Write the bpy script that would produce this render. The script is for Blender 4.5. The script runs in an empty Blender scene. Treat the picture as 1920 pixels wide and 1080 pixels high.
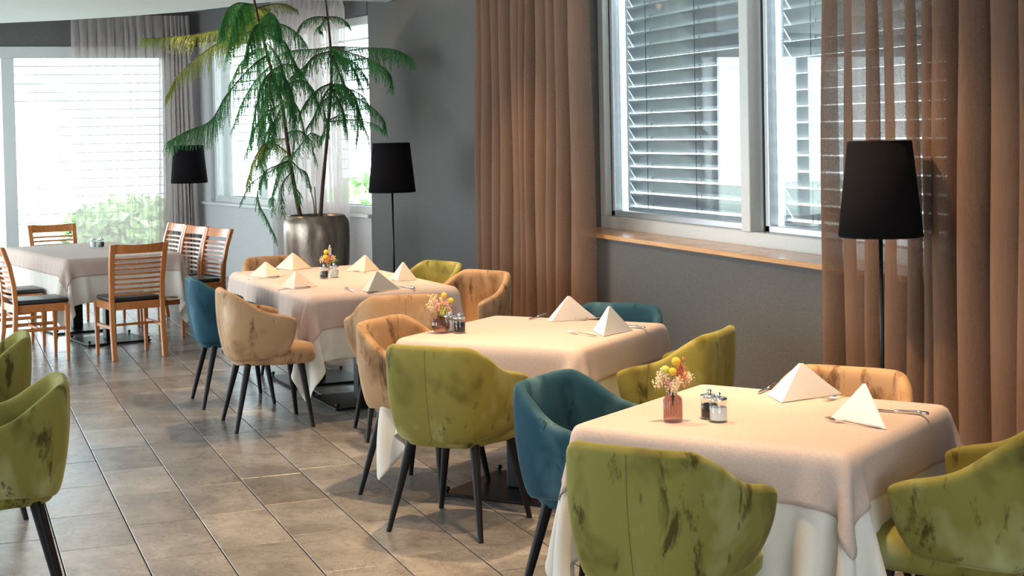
import bpy, bmesh, math, random
import numpy as np
from mathutils import Vector, Matrix, noise
R = math.radians
random.seed(7); np.random.seed(7)
scene = bpy.context.scene
COL = scene.collection

# ------------------------------------------------------------------ camera
EYE = 1.70
cam_data = bpy.data.cameras.new('camera'); cam = bpy.data.objects.new('camera', cam_data); COL.objects.link(cam)
cam_data.sensor_width = 36.0; cam_data.lens = 2846.1/1920*36.0
cam_data.shift_y = -206.0/1920
YAW, PITCH, ROLL = R(20.56), 0.03038, -0.02025
cam.matrix_world = (Matrix.Translation((0, 0, EYE)) @ Matrix.Rotation(-YAW, 4, 'Z')
                    @ Matrix.Rotation(math.pi/2-PITCH, 4, 'X') @ Matrix.Rotation(ROLL, 4, 'Z'))
cam_data.clip_start = 0.05; cam_data.clip_end = 300
scene.camera = cam

# ------------------------------------------------------------------ sky, sun-less daylight, exposure
world = bpy.data.worlds.new('sky'); scene.world = world; world.use_nodes = True
wn = world.node_tree.nodes['Background']
wn.inputs[0].default_value = (0.84, 0.94, 1.0, 1); wn.inputs[1].default_value = 8.5
vs = scene.view_settings
vs.view_transform = 'Standard'; vs.look = 'None'; vs.exposure = 0.0; vs.gamma = 1.0; vs.use_curve_mapping = False
try:
    scene.cycles.max_bounces = 10; scene.cycles.transparent_max_bounces = 24
    scene.cycles.sample_clamp_indirect = 6.0
except Exception: pass

def portal(loc, rot, sx, sy):
    l = bpy.data.lights.new('window_portal', 'AREA'); l.shape = 'RECTANGLE'; l.size = sx; l.size_y = sy
    l.cycles.is_portal = True
    o = bpy.data.objects.new('window_portal', l); COL.objects.link(o); o.location = loc; o.rotation_euler = rot
portal((-1.2, 19.50, 1.40), (R(-90), 0, 0), 7.9, 2.8)
portal((-6.05, 11.75, 1.5), (0, R(-90), 0), 2.7, 14.5)
portal((0.5, -4.05, 1.6), (R(90), 0, 0), 5.0, 2.2)

def spot(loc, target, power, size=70, blend=0.5, col=(1.0, 0.66, 0.36), rad=0.04):
    l = bpy.data.lights.new('ceiling_spotlight', 'SPOT'); l.energy = power; l.spot_size = R(size); l.spot_blend = blend
    l.color = col; l.shadow_soft_size = rad
    o = bpy.data.objects.new('ceiling_spotlight', l); COL.objects.link(o); o.location = loc
    o.rotation_euler = (Vector(target)-Vector(loc)).to_track_quat('-Z', 'Y').to_euler()
ZS = 2.93
spot((2.25, 4.10, ZS), (2.45, 4.35, 0.7), 300, 78)
spot((2.20, 6.65, ZS), (2.35, 6.60, 0.5), 380, 84, 0.4)
spot((2.35, 9.15, ZS), (2.45, 9.35, 0.7), 260, 78)
spot((2.35, 10.60, ZS), (2.45, 10.5, 0.7), 150, 70)
spot((2.15, 5.30, ZS), (3.85, 5.15, 0.35), 300, 62, 0.9)
spot((2.05, 7.60, ZS), (3.85, 8.0, 0.6), 150, 60, 0.9)
spot((2.05, 9.60, ZS), (3.90, 9.9, 0.5), 210, 60, 0.9)
spot((2.00, 5.20, ZS), (2.0, 5.5, 0.0), 170, 76)
spot((1.95, 13.7, 2.93), (2.35, 13.55, 2.45), 70, 120)

# ------------------------------------------------------------------ materials
def mat(name):
    m = bpy.data.materials.new(name); m.use_nodes = True
    return m, m.node_tree, m.node_tree.nodes['Principled BSDF']
def N(nt, t, **kw):
    n = nt.nodes.new(t)
    for k, v in kw.items():
        if isinstance(k, str) and hasattr(n, k): setattr(n, k, v)
    return n
def setin(n, **kw):
    for k, v in kw.items(): n.inputs[k.replace('_', ' ')].default_value = v
def ramp(nt, stops):
    r = nt.nodes.new('ShaderNodeValToRGB'); e = r.color_ramp.elements
    while len(e) < len(stops): e.new(0.5)
    for el, (p, c) in zip(e, stops):
        el.position = p; el.color = (c[0], c[1], c[2], 1)
    return r
def tex(nt, scale, detail=4, rough=0.55, stretch=(1, 1, 1), rnd=True, coord='Object', dist=0.0):
    tc = nt.nodes.new('ShaderNodeTexCoord'); mp = nt.nodes.new('ShaderNodeMapping'); mp.inputs['Scale'].default_value = stretch
    nt.links.new(tc.outputs[coord], mp.inputs['Vector'])
    if rnd:
        oi = nt.nodes.new('ShaderNodeObjectInfo'); mul = nt.nodes.new('ShaderNodeMath'); mul.operation = 'MULTIPLY'; mul.inputs[1].default_value = 37.0
        cx = nt.nodes.new('ShaderNodeCombineXYZ')
        nt.links.new(oi.outputs['Random'], mul.inputs[0]); nt.links.new(mul.outputs[0], cx.inputs[0]); nt.links.new(mul.outputs[0], cx.inputs[1])
        nt.links.new(cx.outputs[0], mp.inputs['Location'])
    n = nt.nodes.new('ShaderNodeTexNoise'); n.inputs['Scale'].default_value = scale; n.inputs['Detail'].default_value = detail
    n.inputs['Roughness'].default_value = rough; n.inputs['Distortion'].default_value = dist
    nt.links.new(mp.outputs[0], n.inputs['Vector'])
    return n
def bump(nt, b, src, strength, dist=0.01):
    bp = nt.nodes.new('ShaderNodeBump'); bp.inputs['Strength'].default_value = strength; bp.inputs['Distance'].default_value = dist
    nt.links.new(src, bp.inputs['Height']); nt.links.new(bp.outputs[0], b.inputs['Normal']); return bp
def simple(name, col, rough=0.5, metal=0.0, nscale=None, namt=0.12, bumpd=None, spec=None):
    m, nt, b = mat(name)
    b.inputs['Roughness'].default_value = rough; b.inputs['Metallic'].default_value = metal
    if spec is not None: b.inputs['Specular IOR Level'].default_value = spec
    n = tex(nt, nscale or 30, 3)
    lo = [c*(1-namt) for c in col]; hi = [min(1, c*(1+namt)) for c in col]
    r = ramp(nt, [(0.3, lo), (0.7, hi)]); nt.links.new(n.outputs[0], r.inputs[0]); nt.links.new(r.outputs[0], b.inputs['Base Color'])
    if bumpd: bump(nt, b, n.outputs[0], bumpd[0], bumpd[1])
    return m
def velvet(name, base, dark, light, th=0.58):
    m, nt, b = mat(name)
    big = tex(nt, 4.5, 3.5, 0.5, (1, 1, .8), dist=0.3); r1 = ramp(nt, [(0.28, dark), (0.45, base), (0.56, base), (0.76, light)])
    nt.links.new(big.outputs[0], r1.inputs[0])
    mk = tex(nt, 7.0, 8, 0.68, (1.5, 1.5, .55), dist=0.35); r2 = ramp(nt, [(th, (0, 0, 0)), (0.65, (.85, .85, .85))])
    nt.links.new(mk.outputs[0], r2.inputs[0])
    mx = nt.nodes.new('ShaderNodeMixRGB'); nt.links.new(r2.outputs[0], mx.inputs[0]); nt.links.new(r1.outputs[0], mx.inputs[1])
    mx.inputs[2].default_value = (dark[0]*.45, dark[1]*.42, dark[2]*.5, 1)
    nt.links.new(mx.outputs[0], b.inputs['Base Color'])
    b.inputs['Roughness'].default_value = 0.75; b.inputs['Specular IOR Level'].default_value = 0.15
    b.inputs['Sheen Weight'].default_value = 0.55; b.inputs['Sheen Roughness'].default_value = 0.35
    b.inputs['Sheen Tint'].default_value = (min(1, light[0]*1.6), min(1, light[1]*1.6), min(1, light[2]*1.6), 1)
    fine = tex(nt, 420, 2); bump(nt, b, fine.outputs[0], 0.25, 0.001)
    return m
def linen(name, col, weave=900, amt=0.10, rough=0.85, trans=0.0, noise_amt=0.07):
    m, nt, b = mat(name)
    tc = nt.nodes.new('ShaderNodeTexCoord')
    w1 = nt.nodes.new('ShaderNodeTexWave'); w1.wave_type = 'BANDS'; w1.bands_direction = 'X'; w1.inputs['Scale'].default_value = weave/6.0; w1.inputs['Distortion'].default_value = 1.5
    w2 = nt.nodes.new('ShaderNodeTexWave'); w2.wave_type = 'BANDS'; w2.bands_direction = 'Y'; w2.inputs['Scale'].default_value = weave/6.0; w2.inputs['Distortion'].default_value = 1.5
    for w in (w1, w2): nt.links.new(tc.outputs['UV'], w.inputs['Vector'])
    ad = nt.nodes.new('ShaderNodeMath'); ad.operation = 'ADD'; nt.links.new(w1.outputs['Fac'], ad.inputs[0]); nt.links.new(w2.outputs['Fac'], ad.inputs[1])
    n1 = tex(nt, 60, 4, 0.7, (1, 6, 1), coord='UV'); n2 = tex(nt, 60, 4, 0.7, (6, 1, 1), coord='UV')
    a2 = nt.nodes.new('ShaderNodeMath'); a2.operation = 'ADD'; nt.links.new(n1.outputs[0], a2.inputs[0]); nt.links.new(n2.outputs[0], a2.inputs[1])
    a3 = nt.nodes.new('ShaderNodeMath'); a3.operation = 'MULTIPLY_ADD'; nt.links.new(ad.outputs[0], a3.inputs[0]); a3.inputs[1].default_value = 0.12; nt.links.new(a2.outputs[0], a3.inputs[2])
    lo = [c*(1-amt*2) for c in col]; hi = [min(1, c*(1+amt)) for c in col]
    r = ramp(nt, [(0.0, lo), (1.0, hi)]);
    mr = nt.nodes.new('ShaderNodeMapRange'); mr.inputs[1].default_value = 0.75; mr.inputs[2].default_value = 1.45
    nt.links.new(a3.outputs[0], mr.inputs[0]); nt.links.new(mr.outputs[0], r.inputs[0]); nt.links.new(r.outputs[0], b.inputs['Base Color'])
    b.inputs['Roughness'].default_value = rough; b.inputs['Specular IOR Level'].default_value = 0.2
    b.inputs['Sheen Weight'].default_value = 0.15
    bump(nt, b, a3.outputs[0], 0.25, 0.002)
    if trans:
        out = nt.nodes['Material Output']; tl = nt.nodes.new('ShaderNodeBsdfTranslucent'); nt.links.new(r.outputs[0], tl.inputs[0])
        ms = nt.nodes.new('ShaderNodeMixShader'); ms.inputs[0].default_value = trans
        nt.links.new(b.outputs[0], ms.inputs[1]); nt.links.new(tl.outputs[0], ms.inputs[2]); nt.links.new(ms.outputs[0], out.inputs[0])
    return m
def sheer(name, col, open_, trans=0.5, vs_=260.0):
    # woven open cloth (less see-through where it is met at a slant): threads with gaps between them
    m, nt, b = mat(name); out = nt.nodes['Material Output']
    n = tex(nt, 1.0, 3, 0.6, (vs_, vs_, 6.0), rnd=False)
    n2 = tex(nt, 1.0, 2, 0.5, (200, 200, 300), rnd=False)
    r = ramp(nt, [(0.3, [c*.78 for c in col]), (0.7, [min(1, c*1.15) for c in col])]); nt.links.new(n.outputs[0], r.inputs[0])
    b.inputs['Roughness'].default_value = 0.9; b.inputs['Specular IOR Level'].default_value = 0.1
    nt.links.new(r.outputs[0], b.inputs['Base Color'])
    tl = nt.nodes.new('ShaderNodeBsdfTranslucent'); nt.links.new(r.outputs[0], tl.inputs[0])
    ms = nt.nodes.new('ShaderNodeMixShader'); ms.inputs[0].default_value = trans
    nt.links.new(b.outputs[0], ms.inputs[1]); nt.links.new(tl.outputs[0], ms.inputs[2])
    tr = nt.nodes.new('ShaderNodeBsdfTransparent')
    mr = nt.nodes.new('ShaderNodeMapRange'); mr.inputs[1].default_value = 0.25; mr.inputs[2].default_value = 0.75
    mr.inputs[3].default_value = max(0, open_-0.14); mr.inputs[4].default_value = min(1, open_+0.14)
    ad = nt.nodes.new('ShaderNodeMath'); ad.operation = 'ADD'; nt.links.new(n.outputs[0], ad.inputs[0]); nt.links.new(n2.outputs[0], ad.inputs[1])
    hf = nt.nodes.new('ShaderNodeMath'); hf.operation = 'MULTIPLY'; hf.inputs[1].default_value = 0.5; nt.links.new(ad.outputs[0], hf.inputs[0])
    nt.links.new(hf.outputs[0], mr.inputs[0])
    mt = nt.nodes.new('ShaderNodeMixShader'); nt.links.new(mr.outputs[0], mt.inputs[0]); nt.links.new(ms.outputs[0], mt.inputs[1]); nt.links.new(tr.outputs[0], mt.inputs[2])
    nt.links.new(mt.outputs[0], out.inputs[0])
    lw = nt.nodes.new('ShaderNodeLayerWeight'); lw.inputs[0].default_value = 0.5; iv = nt.nodes.new('ShaderNodeMath'); iv.operation = 'SUBTRACT'; iv.inputs[0].default_value = 1.0; nt.links.new(lw.outputs['Facing'], iv.inputs[1])
    ml = nt.nodes.new('ShaderNodeMath'); ml.operation = 'MULTIPLY'; nt.links.new(iv.outputs[0], ml.inputs[0]); nt.links.new(mr.outputs[0], ml.inputs[1]); nt.links.new(ml.outputs[0], mt.inputs[0])
    return m
def pane_glass(name, tint=(1, 1, 1), fres=1.5, rough=0.0):
    m, nt, b = mat(name); out = nt.nodes['Material Output']; nt.nodes.remove(b)
    tr = nt.nodes.new('ShaderNodeBsdfTransparent'); tr.inputs[0].default_value = (*tint, 1)
    gl = nt.nodes.new('ShaderNodeBsdfGlossy'); gl.inputs['Roughness'].default_value = rough
    lw = nt.nodes.new('ShaderNodeLayerWeight'); lw.inputs[0].default_value = 0.5; f0 = ((fres-1)/(fres+1))**2
    pw = nt.nodes.new('ShaderNodeMath'); pw.operation = 'POWER'; pw.inputs[1].default_value = 5.0; nt.links.new(lw.outputs['Facing'], pw.inputs[0])
    fr = nt.nodes.new('ShaderNodeMath'); fr.operation = 'MULTIPLY_ADD'; fr.inputs[1].default_value = 1-f0; fr.inputs[2].default_value = f0; nt.links.new(pw.outputs[0], fr.inputs[0])
    ms = nt.nodes.new('ShaderNodeMixShader'); nt.links.new(fr.outputs[0], ms.inputs[0]); nt.links.new(tr.outputs[0], ms.inputs[1]); nt.links.new(gl.outputs[0], ms.inputs[2])
    nt.links.new(ms.outputs[0], out.inputs[0]); return m
def wood(name, a, b_, rough=0.35, stretch=(30, 30, 2)):
    m, nt, b = mat(name)
    n = tex(nt, 1.0, 5, 0.6, stretch, dist=0.6); r = ramp(nt, [(0.3, a), (0.7, b_)]); nt.links.new(n.outputs[0], r.inputs[0]); nt.links.new(r.outputs[0], b.inputs['Base Color'])
    b.inputs['Roughness'].default_value = rough; b.inputs['Coat Weight'].default_value = 0.25; b.inputs['Coat Roughness'].default_value = 0.2
    bump(nt, b, n.outputs[0], 0.08, 0.002); return m

def floor_mat():
    m, nt, b = mat('slate_tile')
    a = tex(nt, 3.2, 8, 0.62, (1, .8, 1), dist=0.8); rv = tex(nt, 5.0, 10, 0.7, (1, 1, 1), dist=2.2)
    oi = nt.nodes.new('ShaderNodeObjectInfo')
    r = ramp(nt, [(0.28, (0.145, 0.132, 0.120)), (0.48, (0.225, 0.212, 0.198)), (0.74, (0.33, 0.315, 0.298))]); nt.links.new(a.outputs[0], r.inputs[0])
    hv = nt.nodes.new('ShaderNodeHueSaturation'); mr = nt.nodes.new('ShaderNodeMapRange'); mr.inputs[3].default_value = 0.78; mr.inputs[4].default_value = 1.22
    nt.links.new(oi.outputs['Random'], mr.inputs[0]); nt.links.new(mr.outputs[0], hv.inputs['Value']); nt.links.new(r.outputs[0], hv.inputs['Color'])
    vein = ramp(nt, [(0.488, (1, 1, 1)), (0.5, (0.38, 0.33, 0.29)), (0.512, (1, 1, 1))]); nt.links.new(rv.outputs[0], vein.inputs[0])
    mx = nt.nodes.new('ShaderNodeMixRGB'); mx.blend_type = 'MULTIPLY'; mx.inputs[0].default_value = 0.9
    nt.links.new(hv.outputs[0], mx.inputs[1]); nt.links.new(vein.outputs[0], mx.inputs[2]); nt.links.new(mx.outputs[0], b.inputs['Base Color'])
    rr = nt.nodes.new('ShaderNodeMapRange'); rr.inputs[3].default_value = 0.17; rr.inputs[4].default_value = 0.32
    nt.links.new(a.outputs[0], rr.inputs[0]); nt.links.new(rr.outputs[0], b.inputs['Roughness'])
    ad = nt.nodes.new('ShaderNodeMath'); ad.operation = 'ADD'; nt.links.new(a.outputs[0], ad.inputs[0]); nt.links.new(rv.outputs[0], ad.inputs[1])
    bump(nt, b, ad.outputs[0], 0.24, 0.005)
    b.inputs['Specular IOR Level'].default_value = 0.6
    return m
M = {}
M['tile'] = floor_mat()
M['grout'] = simple('grout', (0.03, 0.026, 0.022), 0.9, nscale=200, bumpd=(0.3, 0.002))
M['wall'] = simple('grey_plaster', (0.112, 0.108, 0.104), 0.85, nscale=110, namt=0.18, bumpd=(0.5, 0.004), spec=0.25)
M['wall2'] = simple('pale_daylit_plaster', (0.46, 0.46, 0.46), 0.85, nscale=110, namt=0.1, bumpd=(0.4, 0.004), spec=0.25)  # tone raised to paint in the strong daylight on the angled wall
M['ceiling'] = simple('white_ceiling_paint', (0.86, 0.87, 0.87), 0.7, nscale=12, namt=0.02)
M['frame'] = simple('grey_aluminium_frame', (0.56, 0.57, 0.56), 0.45, 0.1, nscale=40, namt=0.03)
M['alu'] = simple('brushed_aluminium', (0.62, 0.66, 0.72), 0.35, 0.5, nscale=80, namt=0.06)
M['gasket'] = simple('black_gasket', (0.012, 0.012, 0.014), 0.6)
M['slat'] = simple('blind_slat_paint', (0.25, 0.275, 0.31), 0.35, 0.3, nscale=8, namt=0.08)
M['slat_l'] = simple('white_blind_slat_paint', (0.22, 0.24, 0.23), 0.5, 0.1, nscale=8, namt=0.05)
M['glass'] = pane_glass('window_glass', (0.94, 0.97, 0.97), 1.75)
M['sill'] = wood('oak_sill', (0.50, 0.24, 0.08), (0.66, 0.35, 0.14), 0.25, (3, 3, 30))
M['brown_sheer'] = sheer('brown_open_weave', (0.235, 0.142, 0.098), 0.30, 0.30)
M['rose_sheer'] = sheer('rose_grey_voile', (0.62, 0.55, 0.53), 0.40, 0.5)
M['black_metal'] = simple('black_metal', (0.012, 0.012, 0.013), 0.35, 0.6)
M['black_wood'] = simple('black_lacquered_wood', (0.006, 0.005, 0.006), 0.5, spec=0.25)
M['shade'] = simple('black_lamp_cloth', (0.006, 0.005, 0.006), 0.9, nscale=300, bumpd=(0.3, 0.001), spec=0.1)
M['shade_in'] = simple('lamp_shade_lining', (0.15, 0.13, 0.12), 0.7)
M['cherry'] = wood('orange_brown_beech', (0.40, 0.125, 0.028), (0.56, 0.21, 0.06), 0.28)
M['pad'] = simple('black_leather', (0.018, 0.018, 0.020), 0.32, nscale=150, bumpd=(0.2, 0.002))
M['green'] = velvet('olive_green_velvet', (0.215, 0.190, 0.045), (0.080, 0.064, 0.010), (0.38, 0.38, 0.17), 0.57)
M['beige'] = velvet('golden_beige_velvet', (0.40, 0.245, 0.130), (0.15, 0.070, 0.026), (0.58, 0.42, 0.29), 0.545)
M['blue'] = velvet('petrol_blue_velvet', (0.016, 0.060, 0.090), (0.005, 0.022, 0.040), (0.085, 0.17, 0.20))
M['seam'] = simple('seam_thread', (0.08, 0.065, 0.035), 0.9)
M['linen'] = linen('rose_beige_linen', (0.59, 0.465, 0.40), 900, 0.13)
M['cotton'] = linen('cream_cotton', (0.80, 0.76, 0.68), 1500, 0.03, trans=0.08)
M['napkin'] = linen('white_napkin_linen', (0.74, 0.71, 0.67), 1500, 0.02)
M['napkin_b'] = linen('beige_napkin_linen', (0.66, 0.58, 0.48), 1500, 0.02)
M['steel'] = simple('polished_steel', (0.70, 0.68, 0.66), 0.12, 1.0, nscale=60, namt=0.03)
M['clear'] = pane_glass('jar_glass', (0.93, 0.95, 0.95), 1.5)
M['rose_glass'] = pane_glass('rose_glass', (0.76, 0.64, 0.62), 1.7, 0.03)
M['chrome'] = simple('chrome', (0.85, 0.85, 0.87), 0.06, 1.0, namt=0.02)
M['salt'] = simple('salt', (0.85, 0.85, 0.83), 0.9, nscale=400, bumpd=(0.4, 0.002))
M['pepper'] = simple('black_pepper', (0.018, 0.012, 0.012), 0.8, nscale=500, namt=0.6, bumpd=(0.6, 0.003))
M['needle'] = simple('conifer_needles', (0.040, 0.185, 0.055), 0.5, nscale=3, namt=0.55)
M['needle_lit'] = simple('gold_lit_conifer_needles', (0.30, 0.30, 0.06), 0.5, nscale=4, namt=0.4)  # gold of the warm spot light put into the needle colour
for _k in ('needle', 'needle_lit', 'foliage_') :
    if _k in M:
        _nt = M[_k].node_tree; _b = _nt.nodes['Principled BSDF']; _t = _nt.nodes.new('ShaderNodeBsdfTranslucent'); _t.inputs[0].default_value = (0.10, 0.42, 0.09, 1) if _k == 'needle' else (0.25, 0.38, 0.06, 1)
        _m = _nt.nodes.new('ShaderNodeMixShader'); _m.inputs[0].default_value = 0.4; _nt.links.new(_b.outputs[0], _m.inputs[1]); _nt.links.new(_t.outputs[0], _m.inputs[2]); _nt.links.new(_m.outputs[0], _nt.nodes['Material Output'].inputs[0])
M['bark'] = simple('brown_bark', (0.075, 0.040, 0.022), 0.85, nscale=60, namt=0.4, bumpd=(0.8, 0.006))
M['soil'] = simple('dark_soil', (0.03, 0.02, 0.014), 0.95, nscale=80, namt=0.5, bumpd=(1, 0.01))
M['billy'] = simple('yellow_flower', (0.80, 0.50, 0.045), 0.8, nscale=500, namt=0.3, bumpd=(0.8, 0.004))
M['billy_g'] = simple('yellow_green_flower', (0.55, 0.56, 0.12), 0.8, nscale=500, namt=0.3, bumpd=(0.8, 0.004))
M['coral'] = simple('coral_flower', (0.80, 0.28, 0.13), 0.7, nscale=200, namt=0.3)
M['cream_fl'] = simple('cream_blossom', (0.86, 0.66, 0.42), 0.7, nscale=200, namt=0.2)
M['pink_fl'] = simple('pink_blossom', (0.80, 0.45, 0.36), 0.7, nscale=200, namt=0.2)
M['leaf'] = simple('green_leaf', (0.10, 0.17, 0.06), 0.6, nscale=60, namt=0.4)
M['white_fl'] = simple('white_blossom', (0.88, 0.84, 0.72), 0.7, nscale=200, namt=0.1)
M['foliage'] = simple('garden_foliage', (0.42, 0.60, 0.28), 0.7, nscale=1.2, namt=0.5)
M['grass'] = simple('garden_gravel', (0.42, 0.45, 0.36), 0.9, nscale=4, namt=0.2)
def pot_mat():
    m, nt, b = mat('weathered_metallic_glaze')
    a = tex(nt, 4.0, 9, 0.7, (1, 1, .35), dist=0.8); r = ramp(nt, [(0.3, (0.05, 0.028, 0.018)), (0.5, (0.26, 0.20, 0.155)), (0.7, (0.5, 0.44, 0.38))])
    nt.links.new(a.outputs[0], r.inputs[0]); nt.links.new(r.outputs[0], b.inputs['Base Color'])
    b.inputs['Metallic'].default_value = 0.6; b.inputs['Roughness'].default_value = 0.30; bump(nt, b, a.outputs[0], 0.4, 0.008); return m
M['pot'] = pot_mat()

# ------------------------------------------------------------------ helpers
def mesh_obj(name, bm, m, parent=None, smooth=False, mods=None):
    me = bpy.data.meshes.new(name); bm.to_mesh(me); bm.free()
    if m is not None: me.materials.append(m)
    if smooth:
        for p in me.polygons: p.use_smooth = True
    o = bpy.data.objects.new(name, me); COL.objects.link(o)
    if parent is not None: o.parent = parent
    for f in (mods or []): f(o)
    if mods:
        dg = bpy.context.evaluated_depsgraph_get(); dg.update()
        me2 = bpy.data.meshes.new_from_object(o.evaluated_get(dg)); o.modifiers.clear(); o.data = me2; bpy.data.meshes.remove(me); me2.name = name
        if smooth:
            for p in me2.polygons: p.use_smooth = True
    return o
def subsurf(l): return lambda o: setattr(o.modifiers.new('s', 'SUBSURF'), 'levels', l)
def solid(t, off=0.0):
    def f(o):
        s = o.modifiers.new('t', 'SOLIDIFY'); s.thickness = t; s.offset = off
    return f
def bevel(w, n=2):
    def f(o):
        s = o.modifiers.new('b', 'BEVEL'); s.width = w; s.segments = n; s.limit_method = 'ANGLE'
    return f
def box(bm, x0, x1, y0, y1, z0, z1, mtx=None):
    vs_ = [bm.verts.new(Vector(c) if mtx is None else mtx @ Vector(c)) for c in
           ((x0, y0, z0), (x1, y0, z0), (x1, y1, z0), (x0, y1, z0), (x0, y0, z1), (x1, y0, z1), (x1, y1, z1), (x0, y1, z1))]
    for f in ((3, 2, 1, 0), (4, 5, 6, 7), (0, 1, 5, 4), (1, 2, 6, 5), (2, 3, 7, 6), (3, 0, 4, 7)): bm.faces.new([vs_[i] for i in f])
    return bm
def prism(bm, poly, z0, z1):
    a = [bm.verts.new((x, y, z0)) for x, y in poly]; b = [bm.verts.new((x, y, z1)) for x, y in poly]; n = len(poly)
    bm.faces.new(a[::-1]); bm.faces.new(b)
    for i in range(n): bm.faces.new((a[i], a[(i+1) % n], b[(i+1) % n], b[i]))
    return bm
def lathe(bm, prof, n=24, c=(0, 0, 0), cap0=True, cap1=True, ripple=None):
    rings = []
    for (r, z) in prof:
        ring = []
        for i in range(n):
            a = 2*math.pi*i/n; rr = r*(1+(ripple(a) if ripple else 0)); ring.append(bm.verts.new((c[0]+rr*math.cos(a), c[1]+rr*math.sin(a), c[2]+z)))
        rings.append(ring)
    for a, b in zip(rings, rings[1:]):
        for i in range(n): bm.faces.new((a[i], a[(i+1) % n], b[(i+1) % n], b[i]))
    if cap0: bm.faces.new(rings[0][::-1])
    if cap1: bm.faces.new(rings[-1])
    return bm
def tube(bm, pts, rad, n=8, caps=True):
    pts = [Vector(p) for p in pts]; rings = []
    rads = rad if isinstance(rad, (list, tuple)) else [rad]*len(pts)
    up = Vector((0.13, 0.31, 0.94))
    for i, p in enumerate(pts):
        t = (pts[min(i+1, len(pts)-1)]-pts[max(i-1, 0)]).normalized()
        s = t.cross(up)
        if s.length < 1e-3: s = t.cross(Vector((1, 0, 0)))
        s.normalize(); u = s.cross(t).normalized()
        rings.append([bm.verts.new(p+rads[i]*(math.cos(2*math.pi*k/n)*s+math.sin(2*math.pi*k/n)*u)) for k in range(n)])
    for a, b in zip(rings, rings[1:]):
        for k in range(n): bm.faces.new((a[k], a[(k+1) % n], b[(k+1) % n], b[k]))
    if caps: bm.faces.new(rings[0][::-1]); bm.faces.new(rings[-1])
    return bm
def ball(bm, c, r, sub=1):
    bmesh.ops.create_icosphere(bm, subdivisions=sub, radius=r, matrix=Matrix.Translation(c)); return bm
def NB(): return bmesh.new()
def thing(name, label, cat, loc=(0, 0, 0), rz=0.0, group=None):
    o = bpy.data.objects.new(name, None); COL.objects.link(o); o.empty_display_size = 0.1
    o.location = loc; o.rotation_euler = (0, 0, rz); o['label'] = label; o['category'] = cat
    if group: o['group'] = group
    return o
def tag(o, label, cat, group=None):
    o['label'] = label; o['category'] = cat
    if group: o['group'] = group
    return o
def dup(root, loc, rz, label, group=None):
    r = root.copy(); COL.objects.link(r); r.location = loc; r.rotation_euler = (0, 0, rz); r['label'] = label
    if group: r['group'] = group
    for ch in root.children:
        c = ch.copy(); COL.objects.link(c); c.parent = r
        for g in ch.children:
            d = g.copy(); COL.objects.link(d); d.parent = c
    return r
def struct(name, bm, m, parent=None, **k):
    o = mesh_obj(name, bm, m, parent, **k); o['kind'] = 'structure'; return o
def hd(deg): return -R(deg)          # compass heading from +Y (clockwise) -> z rotation of an object facing local +Y
def smooth_interp(xs, ys, q):
    # monotone-ish catmull through control points
    xs = np.array(xs); ys = np.array(ys); m = np.gradient(ys, xs); out = []
    for t in q:
        i = min(max(np.searchsorted(xs, t)-1, 0), len(xs)-2); h = xs[i+1]-xs[i]; u = (t-xs[i])/h
        out.append((2*u**3-3*u**2+1)*ys[i]+(u**3-2*u**2+u)*h*m[i]+(-2*u**3+3*u**2)*ys[i+1]+(u**3-u**2)*h*m[i+1])
    return np.array(out)

# ------------------------------------------------------------------ camera maths to read places off the photograph's perspective
_f, _cy = 2846.1, 334.0
def ray(px, py):
    X = (px-960)/_f; Z = -(py-_cy)/_f
    cr, sr = math.cos(ROLL), math.sin(ROLL); x = cr*X-sr*Z; z = sr*X+cr*Z
    c, s = math.cos(PITCH), math.sin(PITCH); v = (x, c+z*s, -s+z*c)
    cc, ss = math.cos(YAW), math.sin(YAW)
    return Vector((cc*v[0]+ss*v[1], -ss*v[0]+cc*v[1], v[2]))
def at_z(px, py, z):
    d = ray(px, py); return Vector((0, 0, EYE))+d*((z-EYE)/d.z)
def at_depth(px, py, dep):
    d = ray(px, py); f = Vector((math.sin(YAW), math.cos(YAW), 0)); return Vector((0, 0, EYE))+d*(dep/d.dot(f))

# ================================================================== SETTING
TOP = 3.30
XW = 4.0
PC = Vector((4.0, 14.64)); P12 = Vector((3.07, 19.44)); YF = 19.44
floor = struct('floor', prism(NB(), [(-6.3, -4.3), (4.35, -4.3), (4.35, 14.7), (3.35, 19.8), (-6.3, 19.8)], -0.14, -0.012), M['grout'])
def tile_mesh(w, d):
    bm = NB(); g = 0.003; box(bm, g, w-g, g, d-g, -0.014, 0.0)
    bmesh.ops.bevel(bm, geom=[e for e in bm.edges if all(v.co.z > -0.001 for v in e.verts)], offset=0.0012, segments=1, affect='EDGES')
    me = bpy.data.meshes.new('tile'); bm.to_mesh(me); bm.free(); me.materials.append(M['tile']); return me
TW, TD = 0.3125, 0.588
tme = tile_mesh(TW, TD)
offs = {-1: 0.047, 0: 0.352, 1: 0.393, 2: 0.465, 3: 0.554, 4: 0.20, 5: 0.33, 6: 0.02, 7: 0.41, 8: 0.13, 9: 0.5, -2: 0.28, -3: 0.45, -4: 0.1}
rest = NB(); cand = []
F = Vector((math.sin(YAW), math.cos(YAW), 0))
def px_of(p):
    v = Vector(p)-Vector((0, 0, EYE)); cc, ss = math.cos(YAW), math.sin(YAW)
    x = cc*v.x-ss*v.y; y = ss*v.x+cc*v.y; z = v.z; c, s = math.cos(PITCH), math.sin(PITCH)
    yy = y*c-z*s; zz = y*s+z*c; cr, sr = math.cos(ROLL), math.sin(ROLL)
    return (960+_f*(cr*x+sr*zz)/yy, _cy-_f*(-sr*x+cr*zz)/yy) if yy > 0.1 else (-9999, 9999)
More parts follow.
